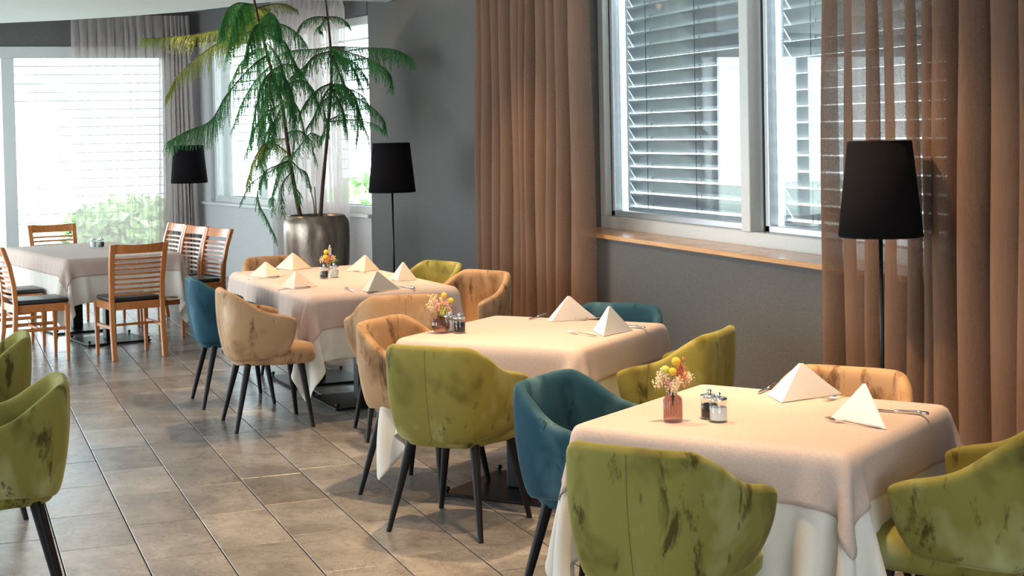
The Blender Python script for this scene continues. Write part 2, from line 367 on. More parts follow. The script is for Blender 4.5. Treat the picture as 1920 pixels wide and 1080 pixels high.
for ci in range(-21, 11):
    x0 = 0.718+ci*TW; of = offs.get(ci, (ci*0.137) % TD)
    for k in range(-8, 33):
        y0 = of+k*TD; cx, cy_ = x0+TW/2, y0+TD/2
        if x0+TW > XW or (cy_ > 14.3 and x0+TW > 4.0-(cy_-14.64)*0.194-0.05) or y0+TD > YF: continue
        px, py = px_of((cx, cy_, 0)); vis = -60 < px < 1980 and 480 < py < 1130
        hid = px > 1100 and py < 980 and cx > 2.2
        cand.append((x0, y0, cy_, vis and not hid))
best = sorted([c for c in cand if c[3]], key=lambda c: c[2])[:290]
bs = set((c[0], c[1]) for c in best)
for x0, y0, _, _v in cand:
    if (x0, y0) in bs:
        o = bpy.data.objects.new('tile', tme); COL.objects.link(o); o.parent = floor
        o.location = (x0, y0, random.uniform(-0.0006, 0.0006))
    else:
        box(rest, x0+.003, x0+TW-.003, y0+.003, y0+TD-.003, -0.012, 0.0)
o = mesh_obj('outer_tile', rest, M['tile'], floor); o['kind'] = 'stuff'

# window wall (right): opening y 5.39..9.60, z 1.025..2.75
WT = 0.36; WY0, WY1, WZ0, WZ1 = 5.39, 9.62, 1.0, 2.80
bm = NB(); box(bm, XW, XW+WT, -4.3, WY0, -0.14, TOP); box(bm, XW, XW+WT, WY1, 14.66, -0.14, TOP)
box(bm, XW, XW+WT, WY0, WY1, -0.14, WZ0); box(bm, XW, XW+WT, WY0, WY1, WZ1, TOP); struct('wall_right', bm, M['wall'])
# angled window wall beyond the corner, local frame: x along from corner PC to P12
d2 = (P12-PC).normalized(); L2 = (P12-PC).length; ang2 = math.atan2(d2.y, d2.x)
def W2(o): o.matrix_world = Matrix.Translation((PC.x, PC.y, 0)) @ Matrix.Rotation(ang2, 4, 'Z'); return o
# interior side is local +y (left of direction of travel)
bm = NB(); a0, a1 = 0.03, 4.55; s0 = 0.90; t0 = 2.90
box(bm, a0, L2+.3, -0.30, 0, -0.14, s0); box(bm, a1, L2+.3, -0.30, 0, s0, t0)
W2(struct('wall_angled', bm, M['wall2']))
# far wall with floor-to-ceiling glazing: header, corner piece
bm = NB(); box(bm, 2.74, 3.15, YF, YF+.25, -0.14, 2.86); box(bm, -6.3, -5.2, YF, YF+.25, -0.14, 2.86)
struct('wall_far', bm, M['wall2'])
struct('trim_3', box(NB(), -6.3, 3.4, YF, YF+.25, 2.86, TOP), M['wall'])  # header in darker plaster: backlit shade put into the colour
W2(struct('trim_4', box(NB(), a0, L2+.3, -0.30, 0, t0, TOP), M['wall']))  # darker than the wall below, painting in the shade against the window
# unseen sides of the room, with window openings for daylight
bm = NB(); box(bm, -6.3, -6.0, -4.3, 4.5, -0.14, TOP); box(bm, -6.3, -6.0, 19.0, 19.7, -0.14, TOP); box(bm, -6.3, -6.0, 4.5, 19.0, -0.14, 0.15); box(bm, -6.3, -6.0, 4.5, 19.0, 2.85, TOP); struct('wall_left', bm, M['wall2'])
bm = NB(); box(bm, -6.3, -2.0, -4.3, -4.0, -0.14, TOP); box(bm, 3.0, 4.35, -4.3, -4.0, -0.14, TOP); box(bm, -2.0, 3.0, -4.3, -4.0, -0.14, 0.5); box(bm, -2.0, 3.0, -4.3, -4.0, 2.7, TOP); struct('wall_back', bm, M['wall2'])
bm = NB(); box(bm, -6.3, 4.36, -4.3, 19.75, TOP, TOP+.1); struct('ceiling', bm, M['wall2'])
edge = [(4.0, 13.88), (3.5, 13.80), (3.06, 13.78), (2.80, 14.2), (2.55, 14.75), (2.30, 15.22), (1.81, 15.82), (1.23, 16.41), (0.61, 16.87), (-0.3, 17.3), (-1.6, 17.7), (-3.2, 18.0), (-6.0, 18.2)]
o = struct('ceiling_panel', prism(NB(), [(-6.0, -4.0), (4.0, -4.0)]+edge, 2.95, 3.05), M['ceiling'], mods=[bevel(0.03, 3)]); o.name = 'ceiling.001'

# skirting-free sill of the right window
struct('trim_1', box(NB(), XW-0.03, XW+0.285, WY0-0.02, WY1+0.05, WZ0, WZ0+0.028), M['sill'], mods=[bevel(0.004, 2)])

# ---- windows
def win_frame(parent, y0, y1, z0, z1, w, xf, xb, muls, place=None, mw=0.10):
    """frame in plane x=const running along y; returns nothing"""
    for (a, b, c, d, nm) in ((y0, y1, z0, z0+w, 'bottom_rail'), (y0, y1, z1-w, z1, 'top_rail'), (y0, y0+w, z0+w, z1-w, 'jamb'), (y1-w, y1, z0+w, z1-w, 'jamb')):
        o = mesh_obj(nm, box(NB(), xf, xb, a, b, c, d), M['frame'], parent, mods=[bevel(0.004, 1)])
    for m_ in muls:
        mesh_obj('mullion', box(NB(), xf-0.02, xb, m_-mw/2, m_+mw/2, z0+w, z1-w), M['frame'], parent, mods=[bevel(0.004, 1)])
w1 = bpy.data.objects.new('window_1', None); COL.objects.link(w1); w1['kind'] = 'structure'
FX = XW+0.28
win_frame(w1, WY0-.3, WY1, WZ0+.025, WZ1, 0.085, FX-.02, FX+.075, [7.56])
for (a, b) in ((WY0-.2, 7.46), (7.66, WY1-.085)):
    # sash: metallic inner frame + black gasket line + pane
    bm = NB()
    for (y0, y1, z0, z1) in ((a-.02, b, WZ0+.11, WZ0+.15), (a-.02, a+.02, WZ0+.11, WZ1-.08), (b-.045, b, WZ0+.11, WZ1-.08)):
        box(bm, FX+.03, FX+.09, y0, y1, z0, z1)
    mesh_obj('sash', bm, M['alu'], w1, mods=[bevel(0.005, 2)])
    mesh_obj('gasket', box(NB(), FX+.026, FX+.05, b+.0, b+.014, WZ0+.11, WZ1-.08), M['gasket'], w1)
    mesh_obj('pane', box(NB(), FX+.055, FX+.062, a, b-.04, WZ0+.14, WZ1-.08), M['glass'], w1)
# blinds outside the right window: slats run along y
def slat_mesh(L, w, tilt, m, axis='y', thick=0.0012, flip=1):
    bm = NB(); n = 5; top = []; bot = []
    for i in range(n):
        u = (i/(n-1)-.5); cx = u*w*math.cos(tilt); cz = -u*w*math.sin(tilt)*flip+0.10*w*(1-4*u*u)*math.cos(tilt)*0.6
        top.append((cx, cz+thick/2)); bot.append((cx, cz-thick/2))
    loop = top+bot[::-1]; e = []
    for y in (0, L): e.append([bm.verts.new((x, y, z)) for x, z in loop])
    k = len(loop)
    for i in range(k): bm.faces.new((e[0][i], e[0][(i+1) % k], e[1][(i+1) % k], e[1][i]))
    bm.faces.new(e[0][::-1]); bm.faces.new(e[1])
    me = bpy.data.meshes.new('slat'); bm.to_mesh(me); bm.free(); me.materials.append(m)
    for p in me.polygons: p.use_smooth = True
    return me
def blind(label, L, z0, z1, pitch, w, tilt, m, loc, rz, cords, guide=True, group=None):
    t = thing('venetian_blind', label, 'blind', loc, rz, group); me = slat_mesh(L, w, tilt, m)
    n = int((z1-z0)/pitch)
    for i in range(n):
        s = bpy.data.objects.new('slat', me); COL.objects.link(s); s.parent = t; s.location = (0, 0, z0+.045+i*pitch)
    mesh_obj('bottom_rail', box(NB(), -w*.35, w*.35, 0, L, z0-.045, z0-.01), m, t, mods=[bevel(0.006, 2)])
    for c in cords:
        mesh_obj('ladder_cord', tube(NB(), [(-.02, L*c, z0-.02), (-.02, L*c, z1)], 0.0022, 5), M['gasket'], t)
        mesh_obj('ladder_cord', tube(NB(), [(.02, L*c+.012, z0-.02), (.02, L*c+.012, z1)], 0.0018, 5), M['gasket'], t)
    if guide:
        for y in (-.02, L+.02): mesh_obj('guide_rail', box(NB(), -.02, .02, y-.015, y+.015, z0-.05, z1), M['alu'], t, mods=[bevel(0.003, 1)])
    return t
blind('grey metal venetian blind behind the wide left pane of the right-hand window', 1.93, 1.17, 2.82, 0.092, 0.1, R(57), M['slat'], (XW+.52, 7.72, 0), 0, (.1, .48, .85), group=None)
blind('grey metal venetian blind behind the narrow right pane, partly veiled by brown curtain', 2.35, 1.17, 2.82, 0.092, 0.1, R(57), M['slat'], (XW+.52, 5.2, 0), 0, (.15, .5, .88))

# angled wall window
w2 = bpy.data.objects.new('window_2', None); COL.objects.link(w2); w2['kind'] = 'structure'; W2(w2)
def bxl(name, x0, x1, y0, y1, z0, z1, m, p, bv=0.004): return mesh_obj(name, box(NB(), x0, x1, y0, y1, z0, z1), m, p, mods=[bevel(bv, 1)])
bxl('bottom_rail', a0, a1, -.14, -.06, s0, s0+.075, M['frame'], w2); bxl('top_rail', a0, a1, -.14, -.06, t0-.08, t0, M['frame'], w2)
for x in (a0, 1.52, 3.02, a1-.08): bxl('jamb', x, x+.08, -.14, -.06, s0+.075, t0-.08, M['frame'], w2)
for (x0, x1) in ((a0+.08, 1.52), (1.60, 3.02), (3.10, a1-.08)): mesh_obj('pane', box(NB(), x0, x1, -.105, -.098, s0+.075, t0-.08), M['glass'], w2)
o = W2(struct('trim_2', box(NB(), a0, L2-.02, -.06, .04, s0-.03, s0+.005), M['frame'], mods=[bevel(0.004, 1)]))
for i, (x0, x1, lb) in enumerate(((0.1, 1.5, 'pale venetian blind behind the plant pot, right pane of the angled window'), (1.6, 3.02, 'pale venetian blind behind the plant branches, middle pane of the angled window'), (3.1, 4.5, 'pale venetian blind beside the corner curtain, left pane of the angled window'))):
    c = PC+d2*x0; nrm = Vector((d2.y, -d2.x)); c = c+nrm*0.30
    blind(lb, x1-x0, 0.98, 2.86, 0.105, 0.075, R(7), M['slat_l'], (c.x, c.y, 0), ang2-math.pi/2, (.2, .8), guide=False)

# far glazing
w3 = bpy.data.objects.new('window_3', None); COL.objects.link(w3); w3['kind'] = 'structure'
xs = [2.74, 0.70, -1.3, -3.3, -5.2]
bxl('top_rail', -5.2, 2.74, YF-.02, YF+.08, 2.72, 2.86, M['frame'], w3); bxl('bottom_rail', -5.2, 2.74, YF-.02, YF+.08, -0.012, 0.08, M['frame'], w3)
for i, x in enumerate(xs):
    bxl('jamb', x-.10 if i == 0 else x, x if i == 0 else x+.15, YF-.02, YF+.08, 0.08, 2.72, M['frame'], w3)
for a, b in zip(xs, xs[1:]):
    mesh_obj('pane', box(NB(), b+.15, a-(.1 if a > 2 else 0), YF+.03, YF+.037, 0.08, 2.72), M['glass'], w3)
for i, (a, b) in enumerate(list(zip(xs, xs[1:]))[:2]):
    lb = ['pale venetian blind outside the glazed bay behind the wooden chairs', 'pale venetian blind outside the glazing at the left edge', 'pale venetian blind outside the far glazing, third bay', 'pale venetian blind outside the far glazing, last bay'][i]
    blind(lb, a-b-.25, 0.1, 2.72, 0.108, 0.075, R(7), M['slat_l'], (a-.1, YF+.20, 0), math.pi/2, (.15, .85), guide=False)

# ---- outside: ground and shrubs, seen blown out through the blinds
struct('terrace', prism(NB(), [(-30, 19.9), (4.8, 19.9), (4.8, -10), (30, -10), (30, 45), (-30, 45)], -0.3, -0.2), M['grass'])
def shrub(label, c, rx, rz_, n, seed):
    rnd = random.Random(seed); t = thing('garden_tree', label, 'tree', (c[0], c[1], -0.2))
    tb = NB(); tube(tb, [(0, 0, 0), (.05, 0, rz_*.5), (0, .05, rz_)], [.12, .09, .05], 8); mesh_obj('trunk', tb, M['bark'], t)
    bm = NB()
    for i in range(n):
        a = rnd.uniform(0, 6.28); b = rnd.uniform(-1, 1); r = rnd.random()**.4; h = c[2]
        p = Vector((rx*r*math.cos(a)*math.sqrt(1-b*b), rx*r*math.sin(a)*math.sqrt(1-b*b), h+rz_*r*b)); q = Matrix.Rotation(rnd.uniform(0, 6), 3, Vector((rnd.random()-.5, rnd.random()-.5, rnd.random()-.5)).normalized()); s = rnd.uniform(.08, .18)
        v = [bm.verts.new(p+q @ Vector(k)*s) for k in ((-1, 0, 0), (0, -.5, .1), (1, 0, 0), (0, .5, .1))]; bm.faces.new(v)
    f = mesh_obj('foliage', bm, M['foliage'], t); f['kind'] = 'stuff'
shrub('round green tree outside the far glazing at the left edge', (-0.6, 25.0, 2.6), 1.5, 1.3, 2600, 1)
shrub('low green shrub outside behind the sheer curtain of the far glazing', (2.9, 25.0, 0.45), 1.2, .55, 1300, 2)
shrub('green shrub outside the angled window right of the planter', (5.9, 20.5, 0.5), 1.0, .6, 1400, 3)
shrub('low green shrub outside the angled window beyond the plant', (7.6, 26.5, 0.6), 1.4, .6, 1500, 4)

# ---- curtains
def curtain(name, label, p0, p1, z0, z1, folds, amp, m, seed=0, header=False, flare=0.0, group=None):
    rnd = random.Random(seed); p0 = Vector(p0); p1 = Vector(p1); d = (p1-p0); L = d.length; d.normalize(); nrm = Vector((-d.y, d.x))
    nu = folds*14; nv = 26; bm = NB(); rows = []
    w = [rnd.uniform(.65, 1.4) for _ in range(folds)]; s = sum(w); acc = [0]
    for x in w: acc.append(acc[-1]+x/s)
    am = [rnd.uniform(.8, 1.5) for _ in range(folds)]
    for j in range(nv+1):
        v = j/nv; z = z0+(z1-z0)*v; row = []
        for i in range(nu+1):
            k = min(i//14, folds-1); u = (i-k*14)/14
            s_ = acc[k]+(acc[k+1]-acc[k])*u
            ph = 2*math.pi*u
            A = amp*am[k]*(1-.45*v if not header else 1)
            if header and v > .93: A *= .35
            off = A*math.cos(ph)+ .006*math.sin(9*v+k)
            side = -.28*(acc[k+1]-acc[k])*L*math.sin(ph*1.0)*(0.55 if not header else .3)
            sh = flare*(1-v)*(s_-.5)
            q = p0+d*(s_*L+side+sh)+nrm*off
            row.append(bm.verts.new((q.x, q.y, z)))
        rows.append(row)
    for a, b in zip(rows, rows[1:]):
        for i in range(nu): bm.faces.new((a[i], a[i+1], b[i+1], b[i]))
    o = mesh_obj(name, bm, m, None, smooth=True); tag(o, label, 'curtain', group); return o
curtain('curtain', 'brown floor-length curtain in deep folds beside the left end of the right-hand window', (3.86, 10.98), (3.86, 8.92), .02, 2.96, 11, .075, M['brown_sheer'], 3)
curtain('curtain', 'sheer brown curtain hanging in front of the window behind the black lamp', (3.86, 6.10), (3.86, 5.22), .02, 2.96, 6, .06, M['brown_sheer'], 8)
curtain('curtain', 'brown curtain in deep folds at the right edge, beside the near green armchair', (3.84, 5.24), (3.84, 3.2), .02, 2.96, 13, .07, M['brown_sheer'], 11)
curtain('curtain', 'thin rose-grey sheer curtain gathered across the far glazing', (1.52, YF-.14), (2.62, YF-.14), .02, 3.24, 11, .03, M['rose_sheer'], 5, header=True)
curtain('curtain', 'rose-grey curtain drawn into the far corner behind the dark lamp', (2.58, YF-.12), (2.95, YF-.16), .02, 3.24, 7, .04, M['rose_sheer'], 6, header=True, flare=.15)
def w2pt(s, off): q = PC+d2*s+Vector((-d2.y, d2.x))*off; return (q.x, q.y)
curtain('curtain', 'rose-grey sheer curtain hanging behind the large planter', w2pt(.28, .14), w2pt(2.1, .14), .02, 3.22, 14, .04, M['rose_sheer'], 9, header=True)

# ================================================================== FURNITURE
def armchair_proto(colour, label, vis=True):
    m = M[colour]; t = thing('velvet_armchair', label, 'chair')
    # shell
    S = [0, .22, .40, .52, .66, .82, 1.0]
    tx = [0, .125, .213, .250, .275, .290, .292]; ty = [-.270, -.268, -.232, -.165, -.075, .030, .140]
    bx_ = [0, .110, .178, .204, .216, .222, .220]; by = [-.222, -.220, -.195, -.135, -.055, .025, .095]
    zt = [.815, .815, .808, .770, .708, .678, .664]; zb = [.388, .390, .396, .402, .408, .415, .425]
    ns = 17; q = np.linspace(0, 1, ns)
    C = {k: smooth_interp(S, v, q) for k, v in dict(tx=tx, ty=ty, bx=bx_, by=by, zt=zt, zb=zb).items()}
    bm = NB(); nv = 9; grid = []
    idx = [-i for i in range(ns-1, 0, -1)]+list(range(ns))
    def shellpt(i, v, off=0):
        a = abs(i); sg = -1 if i < 0 else 1
        bul = .012*math.sin(math.pi*v); v0 = v; v = v**(.86-.30*min(1, q[a]/.5)) if v > 0 else 0
        x = C['bx'][a]+(C['tx'][a]-C['bx'][a])*v; y = C['by'][a]+(C['ty'][a]-C['by'][a])*v
        r = math.hypot(x, y) or 1; x += bul*x/r; y += bul*y/r-bul*.2
        v = v0; e = max(0, (q[a]-.9)/.1)
        z = C['zb'][a]+.03*e + (C['zt'][a]-.022*e-C['zb'][a]-.03*e)*v
        return Vector((sg*x, y, z))
    for j in range(nv+1):
        grid.append([bm.verts.new(shellpt(i, j/nv)) for i in idx])
    for a, b in zip(grid, grid[1:]):
        for i in range(len(idx)-1): bm.faces.new((a[i], a[i+1], b[i+1], b[i]))
    bmesh.ops.recalc_face_normals(bm, faces=bm.faces)
    mesh_obj('backrest_shell', bm, m, t, smooth=True, mods=[solid(.046, -1), subsurf(1)])
    # seams at the rear corners
    for sgn in (0,):
        pts = []
        for j in range(0, 11):
            v = .02+.93*j/10; k = 6*sgn; p = shellpt(k, v); nrm = Vector((p.x*.9, p.y, 0)).normalized(); pts.append(p+nrm*.0004)
        mesh_obj('seam', tube(NB(), pts, .0007, 5), M['seam'], t)
    # seat cushion (rounded, domed)
    bm = NB(); n = 32
    def ring(sc, z, dy=0):
        r = []
        for i in range(n):
            a = 2*math.pi*i/n; c, s = math.cos(a), math.sin(a)
            x = .225*math.copysign(abs(c)**.55, c); y = .245*math.copysign(abs(s)**.55, s)
            if y < 0: x *= .86
            r.append(bm.verts.new((x*sc, y*sc+.035+dy, z)))
        return r
    rs = [ring(.80, .372), ring(.95, .376), ring(.995, .392), ring(1.0, .425), ring(.985, .455), ring(.93, .476), ring(.7, .489), ring(.35, .494)]
    for a, b in zip(rs, rs[1:]):
        for i in range(n): bm.faces.new((a[i], a[(i+1) % n], b[(i+1) % n], b[i]))
    bm.faces.new(rs[0][::-1]); bm.faces.new(rs[-1])
    mesh_obj('seat', bm, m, t, smooth=True)
    for sx in (-1, 1):
        for sy in (-1, 1):
            tp = (sx*.155, .02+sy*.155, .385); ft = (sx*.225, sy*.225, 0.0)
            mesh_obj('leg', tube(NB(), [tp, ft], [.0215, .0115], 14), M['black_wood'], t, smooth=False)
    return t
protos = {}
def armchair(colour, x, y, head, label, group=None):
    if colour not in protos:
        t = armchair_proto(colour, label); t.location = (x, y, 0); t.rotation_euler = (0, 0, hd(head)); protos[colour] = t
        if group: t['group'] = group
        return t
    return dup(protos[colour], (x, y, 0), hd(head), label, group)
G = 'velvet armchairs at the set tables'
armchair('green', 1.975, 4.00, 52.5, 'large green velvet armchair in front of nearest table, seen from behind', G)
armchair('green', 2.86, 3.80, -36, 'green velvet armchair cut by the right edge of the photo', G)
armchair('green', 2.06, 6.22, 48, 'green velvet armchair in front of middle table, back to the viewer, all legs visible', G)
armchair('green', 3.02, 6.10, -42, 'green velvet armchair between middle table and nearest table, side view', G)
armchair('green', .15, 5.93, -88, 'green velvet armchair at left edge, the nearer of the two', G)
armchair('green', .09, 7.36, -88, 'green velvet armchair at left edge, the farther of the two', G)
armchair('green', 3.02, 9.95, -112, 'small dark green velvet armchair behind long table near the grey wall', G)
armchair('blue', 2.17, 4.93, 143, 'blue velvet armchair pushed in at left side of nearest table', G)
armchair('blue', 3.06, 6.90, -132, 'blue velvet armchair behind middle table, only its top edge showing', G)
armchair('blue', 1.71, 9.77, 90, 'dark blue velvet armchair at left side of long table', G)
armchair('beige', 2.915, 4.62, -128, 'golden beige velvet armchair behind nearest table, in front of brown curtain', G)
armchair('beige', 2.12, 6.92, 139, 'light beige velvet armchair at left side of middle table', G)
armchair('beige', 2.40, 8.30, 6, 'brownish beige velvet armchair at near end of long table, back to the viewer', G)
armchair('beige', 1.76, 8.91, 90, 'golden beige velvet armchair beside dark blue one at long table', G)
armchair('beige', 3.06, 9.10, -118, 'golden beige velvet armchair right of long table, in front of brown curtain', G)
armchair('beige', 2.30, 10.98, 176, 'beige velvet armchair at far end of long table behind two folded napkins', G)

def wood_chair_proto(label):
    t = thing('wooden_dining_chair', label, 'chair'); W = .20
    def stile(x):
        pts = [(x, -.235, 0), (x, -.205, .22), (x, -.195, .45), (x, -.205, .60), (x*1.03, -.235, .75), (x*1.05, -.285, .90)]
        bm = NB(); rings = []
        for (px, py, pz) in pts:
            w = .020; d = .017
            rings.append([bm.verts.new((px+a*w, py+b*d, pz)) for a, b in ((-1, -1), (1, -1), (1, 1), (-1, 1))])
        for a, b in zip(rings, rings[1:]):
            for k in range(4): bm.faces.new((a[k], a[(k+1) % 4], b[(k+1) % 4], b[k]))
        bm.faces.new(rings[0][::-1]); bm.faces.new(rings[-1]); return bm
    def yb(z): return float(np.interp(z, [.45, .60, .75, .90], [-.195, -.205, -.235, -.285]))
    for s in (-1, 1): mesh_obj('back_post', stile(s*W), M['cherry'], t, mods=[bevel(.004, 1)])
    def curved(z0, z1, th, nm):
        bm = NB(); n = 9; rr = []
        for i in range(n):
            u = -1+2*i/(n-1); x = u*(W-.012); dy = -.022*(1-u*u)
            rr.append([bm.verts.new((x, yb(z)+dy+o_, z+(0.010*u*u if z > .85 else 0))) for z, o_ in ((z0, -th), (z0, th), (z1, th), (z1, -th))])
        for a, b in zip(rr, rr[1:]):
            for k in range(4): bm.faces.new((a[k], a[(k+1) % 4], b[(k+1) % 4], b[k]))
        bm.faces.new(rr[0][::-1]); bm.faces.new(rr[-1]); bmesh.ops.recalc_face_normals(bm, faces=bm.faces)
        mesh_obj(nm, bm, M['cherry'], t)
    curved(.825, .892, .009, 'top_rail')
    for k in range(8): curved(.500+k*.039, .516+k*.039, .006, 'slat')
    for s in (-1, 1):
        bm = NB(); tp = (s*.195, .19, .43)
        rings = []
        for z, w in ((0, .012), (.25, .017), (.43, .020)): rings.append([bm.verts.new((s*.198+a*w, .195+b*w, z)) for a, b in ((-1, -1), (1, -1), (1, 1), (-1, 1))])
        for a, b in zip(rings, rings[1:]):
            for k in range(4): bm.faces.new((a[k], a[(k+1) % 4], b[(k+1) % 4], b[k]))
        bm.faces.new(rings[0][::-1]); bm.faces.new(rings[-1]); mesh_obj('front_leg', bm, M['cherry'], t, mods=[bevel(.004, 1)])
        mesh_obj('side_stretcher', box(NB(), s*.199-.008, s*.199+.008, -.205, .185, .235, .262), M['cherry'], t, mods=[bevel(.003, 1)])
    mesh_obj('cross_stretcher', box(NB(), -.192, .192, -.02, .0, .240, .258), M['cherry'], t, mods=[bevel(.003, 1)])
    bm = NB()
    box(bm, -.19, .19, -.205, -.185, .385, .445); box(bm, -.19, .19, .185, .205, .385, .445); box(bm, -.208, -.186, -.19, .19, .385, .445); box(bm, .186, .208, -.19, .19, .385, .445)
    mesh_obj('seat_frame', bm, M['cherry'], t, mods=[bevel(.003, 1)])
    mesh_obj('seat_pad', box(NB(), -.195, .195, -.178, .215, .440, .480), M['pad'], t, smooth=True, mods=[bevel(.018, 4)])
    return t
WG = 'slatted wooden chairs at the far table'
wc = wood_chair_proto('slatted orange-brown wooden chair standing nearest, back to the viewer, at far table'); wc['group'] = WG
wc.location = (1.345, 12.24, 0); wc.rotation_euler = (0, 0, hd(-12))
for x, y, h, lb in ((.65, 12.42, 80, 'slatted wooden chair with black pad at left edge, nearest on the left of far table'),
                    (.52, 13.28, 80, 'slatted wooden chair at left edge, mostly hidden behind the nearer one'),
                    (1.02, 15.00, 170, 'pale lit wooden chair at far end of far table, top rail showing above cloth'),
                    (2.02, 13.42, -108, 'slatted wooden chair right of far table, nearest of the three in a row'),
                    (1.90, 13.95, -106, 'slatted wooden chair right of far table, middle one of the row'),
                    (1.80, 14.52, -103, 'slatted wooden chair right of far table, farthest of the row')):
    dup(wc, (x, y, 0), hd(h), lb, WG)

# ---- tables with draped cloths (small position-based cloth simulation)
def drape(ax, ay, ex, seed, sp=.030, its=360, pleat=0.0):
    """cloth with half sizes (ax+ex, ay+ex) over a table top of half sizes ax, ay at z=0"""
    rs = np.random.RandomState(seed); hx, hy = ax+ex, ay+ex
    nx, ny = int(round(2*hx/sp))+1, int(round(2*hy/sp))+1
    X = np.linspace(-hx, hx, nx); Y = np.linspace(-hy, hy, ny); U, V = np.meshgrid(X, Y, indexing='ij')
    dx, dy = X[1]-X[0], Y[1]-Y[0]
    P = np.stack([U, V, np.zeros_like(U)], -1)
    eu = np.maximum(np.abs(U)-ax, 0); ev = np.maximum(np.abs(V)-ay, 0)
    r = np.hypot(eu, ev)
    # start part-way down, slightly rumpled
    P[..., 0] = np.clip(U, -ax, ax)+np.sign(U)*eu*.55; P[..., 1] = np.clip(V, -ay, ay)+np.sign(V)*ev*.55
    P[..., 2] = -r*.8
    wob = sum(rs.uniform(.3, 1)*np.sin(rs.uniform(8, 26)*(U*rs.uniform(-1, 1)+V*rs.uniform(-1, 1))+rs.uniform(0, 6)) for _ in range(8))
    per = .010*wob*np.minimum(r/.15, 1)
    P[..., 0] += per*np.sign(U)*(eu > 0); P[..., 1] += per*np.sign(V)*(ev > 0)
    pin = (np.abs(U) < ax-.004) & (np.abs(V) < ay-.004)
    Wt = np.where(pin, 0.0, 1.0); P0 = P.copy(); Q = P.copy()
    def con(a, b, L, k):
        A = P[a]; B = P[b]; d = B-A; ln = np.sqrt((d**2).sum(-1))+1e-9
        wa = Wt[a]; wb = Wt[b]; ws = wa+wb; ws = np.where(ws == 0, 1, ws)
        c = (k*(ln-L)/ln/ws)[..., None]*d
        P[a] = A+c*wa[..., None]; P[b] = B-c*wb[..., None]
    cs = []
    s = slice
    for o_ in (0, 1):
        cs.append(((s(o_, nx-1, 2), s(None)), (s(o_+1, nx, 2), s(None)), dx, 1.0)); cs.append(((s(None), s(o_, ny-1, 2)), (s(None), s(o_+1, ny, 2)), dy, 1.0))
    dg = math.hypot(dx, dy)
    for o_ in (0, 1):
        cs.append(((s(o_, nx-1, 2), s(0, ny-1)), (s(o_+1, nx, 2), s(1, ny)), dg, .25)); cs.append(((s(o_, nx-1, 2), s(1, ny)), (s(o_+1, nx, 2), s(0, ny-1)), dg, .25))
    for o_ in (0, 1, 2, 3):
        cs.append(((s(o_, nx-2, 4), s(None)), (s(o_+2, nx, 4), s(None)), 2*dx, .12)); cs.append(((s(None), s(o_, ny-2, 4)), (s(None), s(o_+2, ny, 4)), 2*dy, .12))
    def fix(c):
        a, b, L, k = c
        na = P[a].shape; nb = P[b].shape
        if na != nb:
            m0, m1 = min(na[0], nb[0]), min(na[1], nb[1])
            ia = tuple(np.arange(*sl.indices(d_))[:m] for sl, d_, m in zip(a, (nx, ny), (m0, m1))); ib = tuple(np.arange(*sl.indices(d_))[:m] for sl, d_, m in zip(b, (nx, ny), (m0, m1)))
            return (np.ix_(*ia), np.ix_(*ib), L, k)
        return c
    cs = [fix(c) for c in cs]
    for it in range(its):
        v = (P-Q)*(.97 if it < its*.7 else .85); Q = P.copy(); P = P+v*Wt[..., None]; P[..., 2] -= .0016*Wt
        for _ in range(5):
            for c in cs: con(*c)
        # collide with the table block
        inx = ax+.003-np.abs(P[..., 0]); iny = ay+.003-np.abs(P[..., 1]); ins = (inx > 0) & (iny > 0) & (~pin)
        topc = ins & (P[..., 2] > -.02) & (r < .02)
        P[..., 2] = np.where(topc, np.maximum(P[..., 2], 0), P[..., 2])
        sd = ins & ~topc
        mx = sd & (inx <= iny); my = sd & (inx > iny)
        P[..., 0] = np.where(mx, np.sign(P[..., 0])*(ax+.003), P[..., 0]); P[..., 1] = np.where(my, np.sign(P[..., 1])*(ay+.003), P[..., 1])
        P[..., 2] = np.where(pin, 0, P[..., 2]); P[..., :2] = np.where(pin[..., None], P0[..., :2], P[..., :2])
    if pleat:
        sd = (U < -ax) & (np.abs(V) < ay+.02); w = np.abs(np.sin(math.pi*(V+.05*np.sin(7*V))/.105))
        P[..., 0] = np.where(sd, P[..., 0]-pleat*(1-w**.8)*np.minimum(r/.09, 1), P[..., 0])
    return U, V, P
def normals(P):
    du = np.gradient(P, axis=0); dv = np.gradient(P, axis=1); n = np.cross(du, dv); return n/(np.linalg.norm(n, axis=-1, keepdims=True)+1e-9)
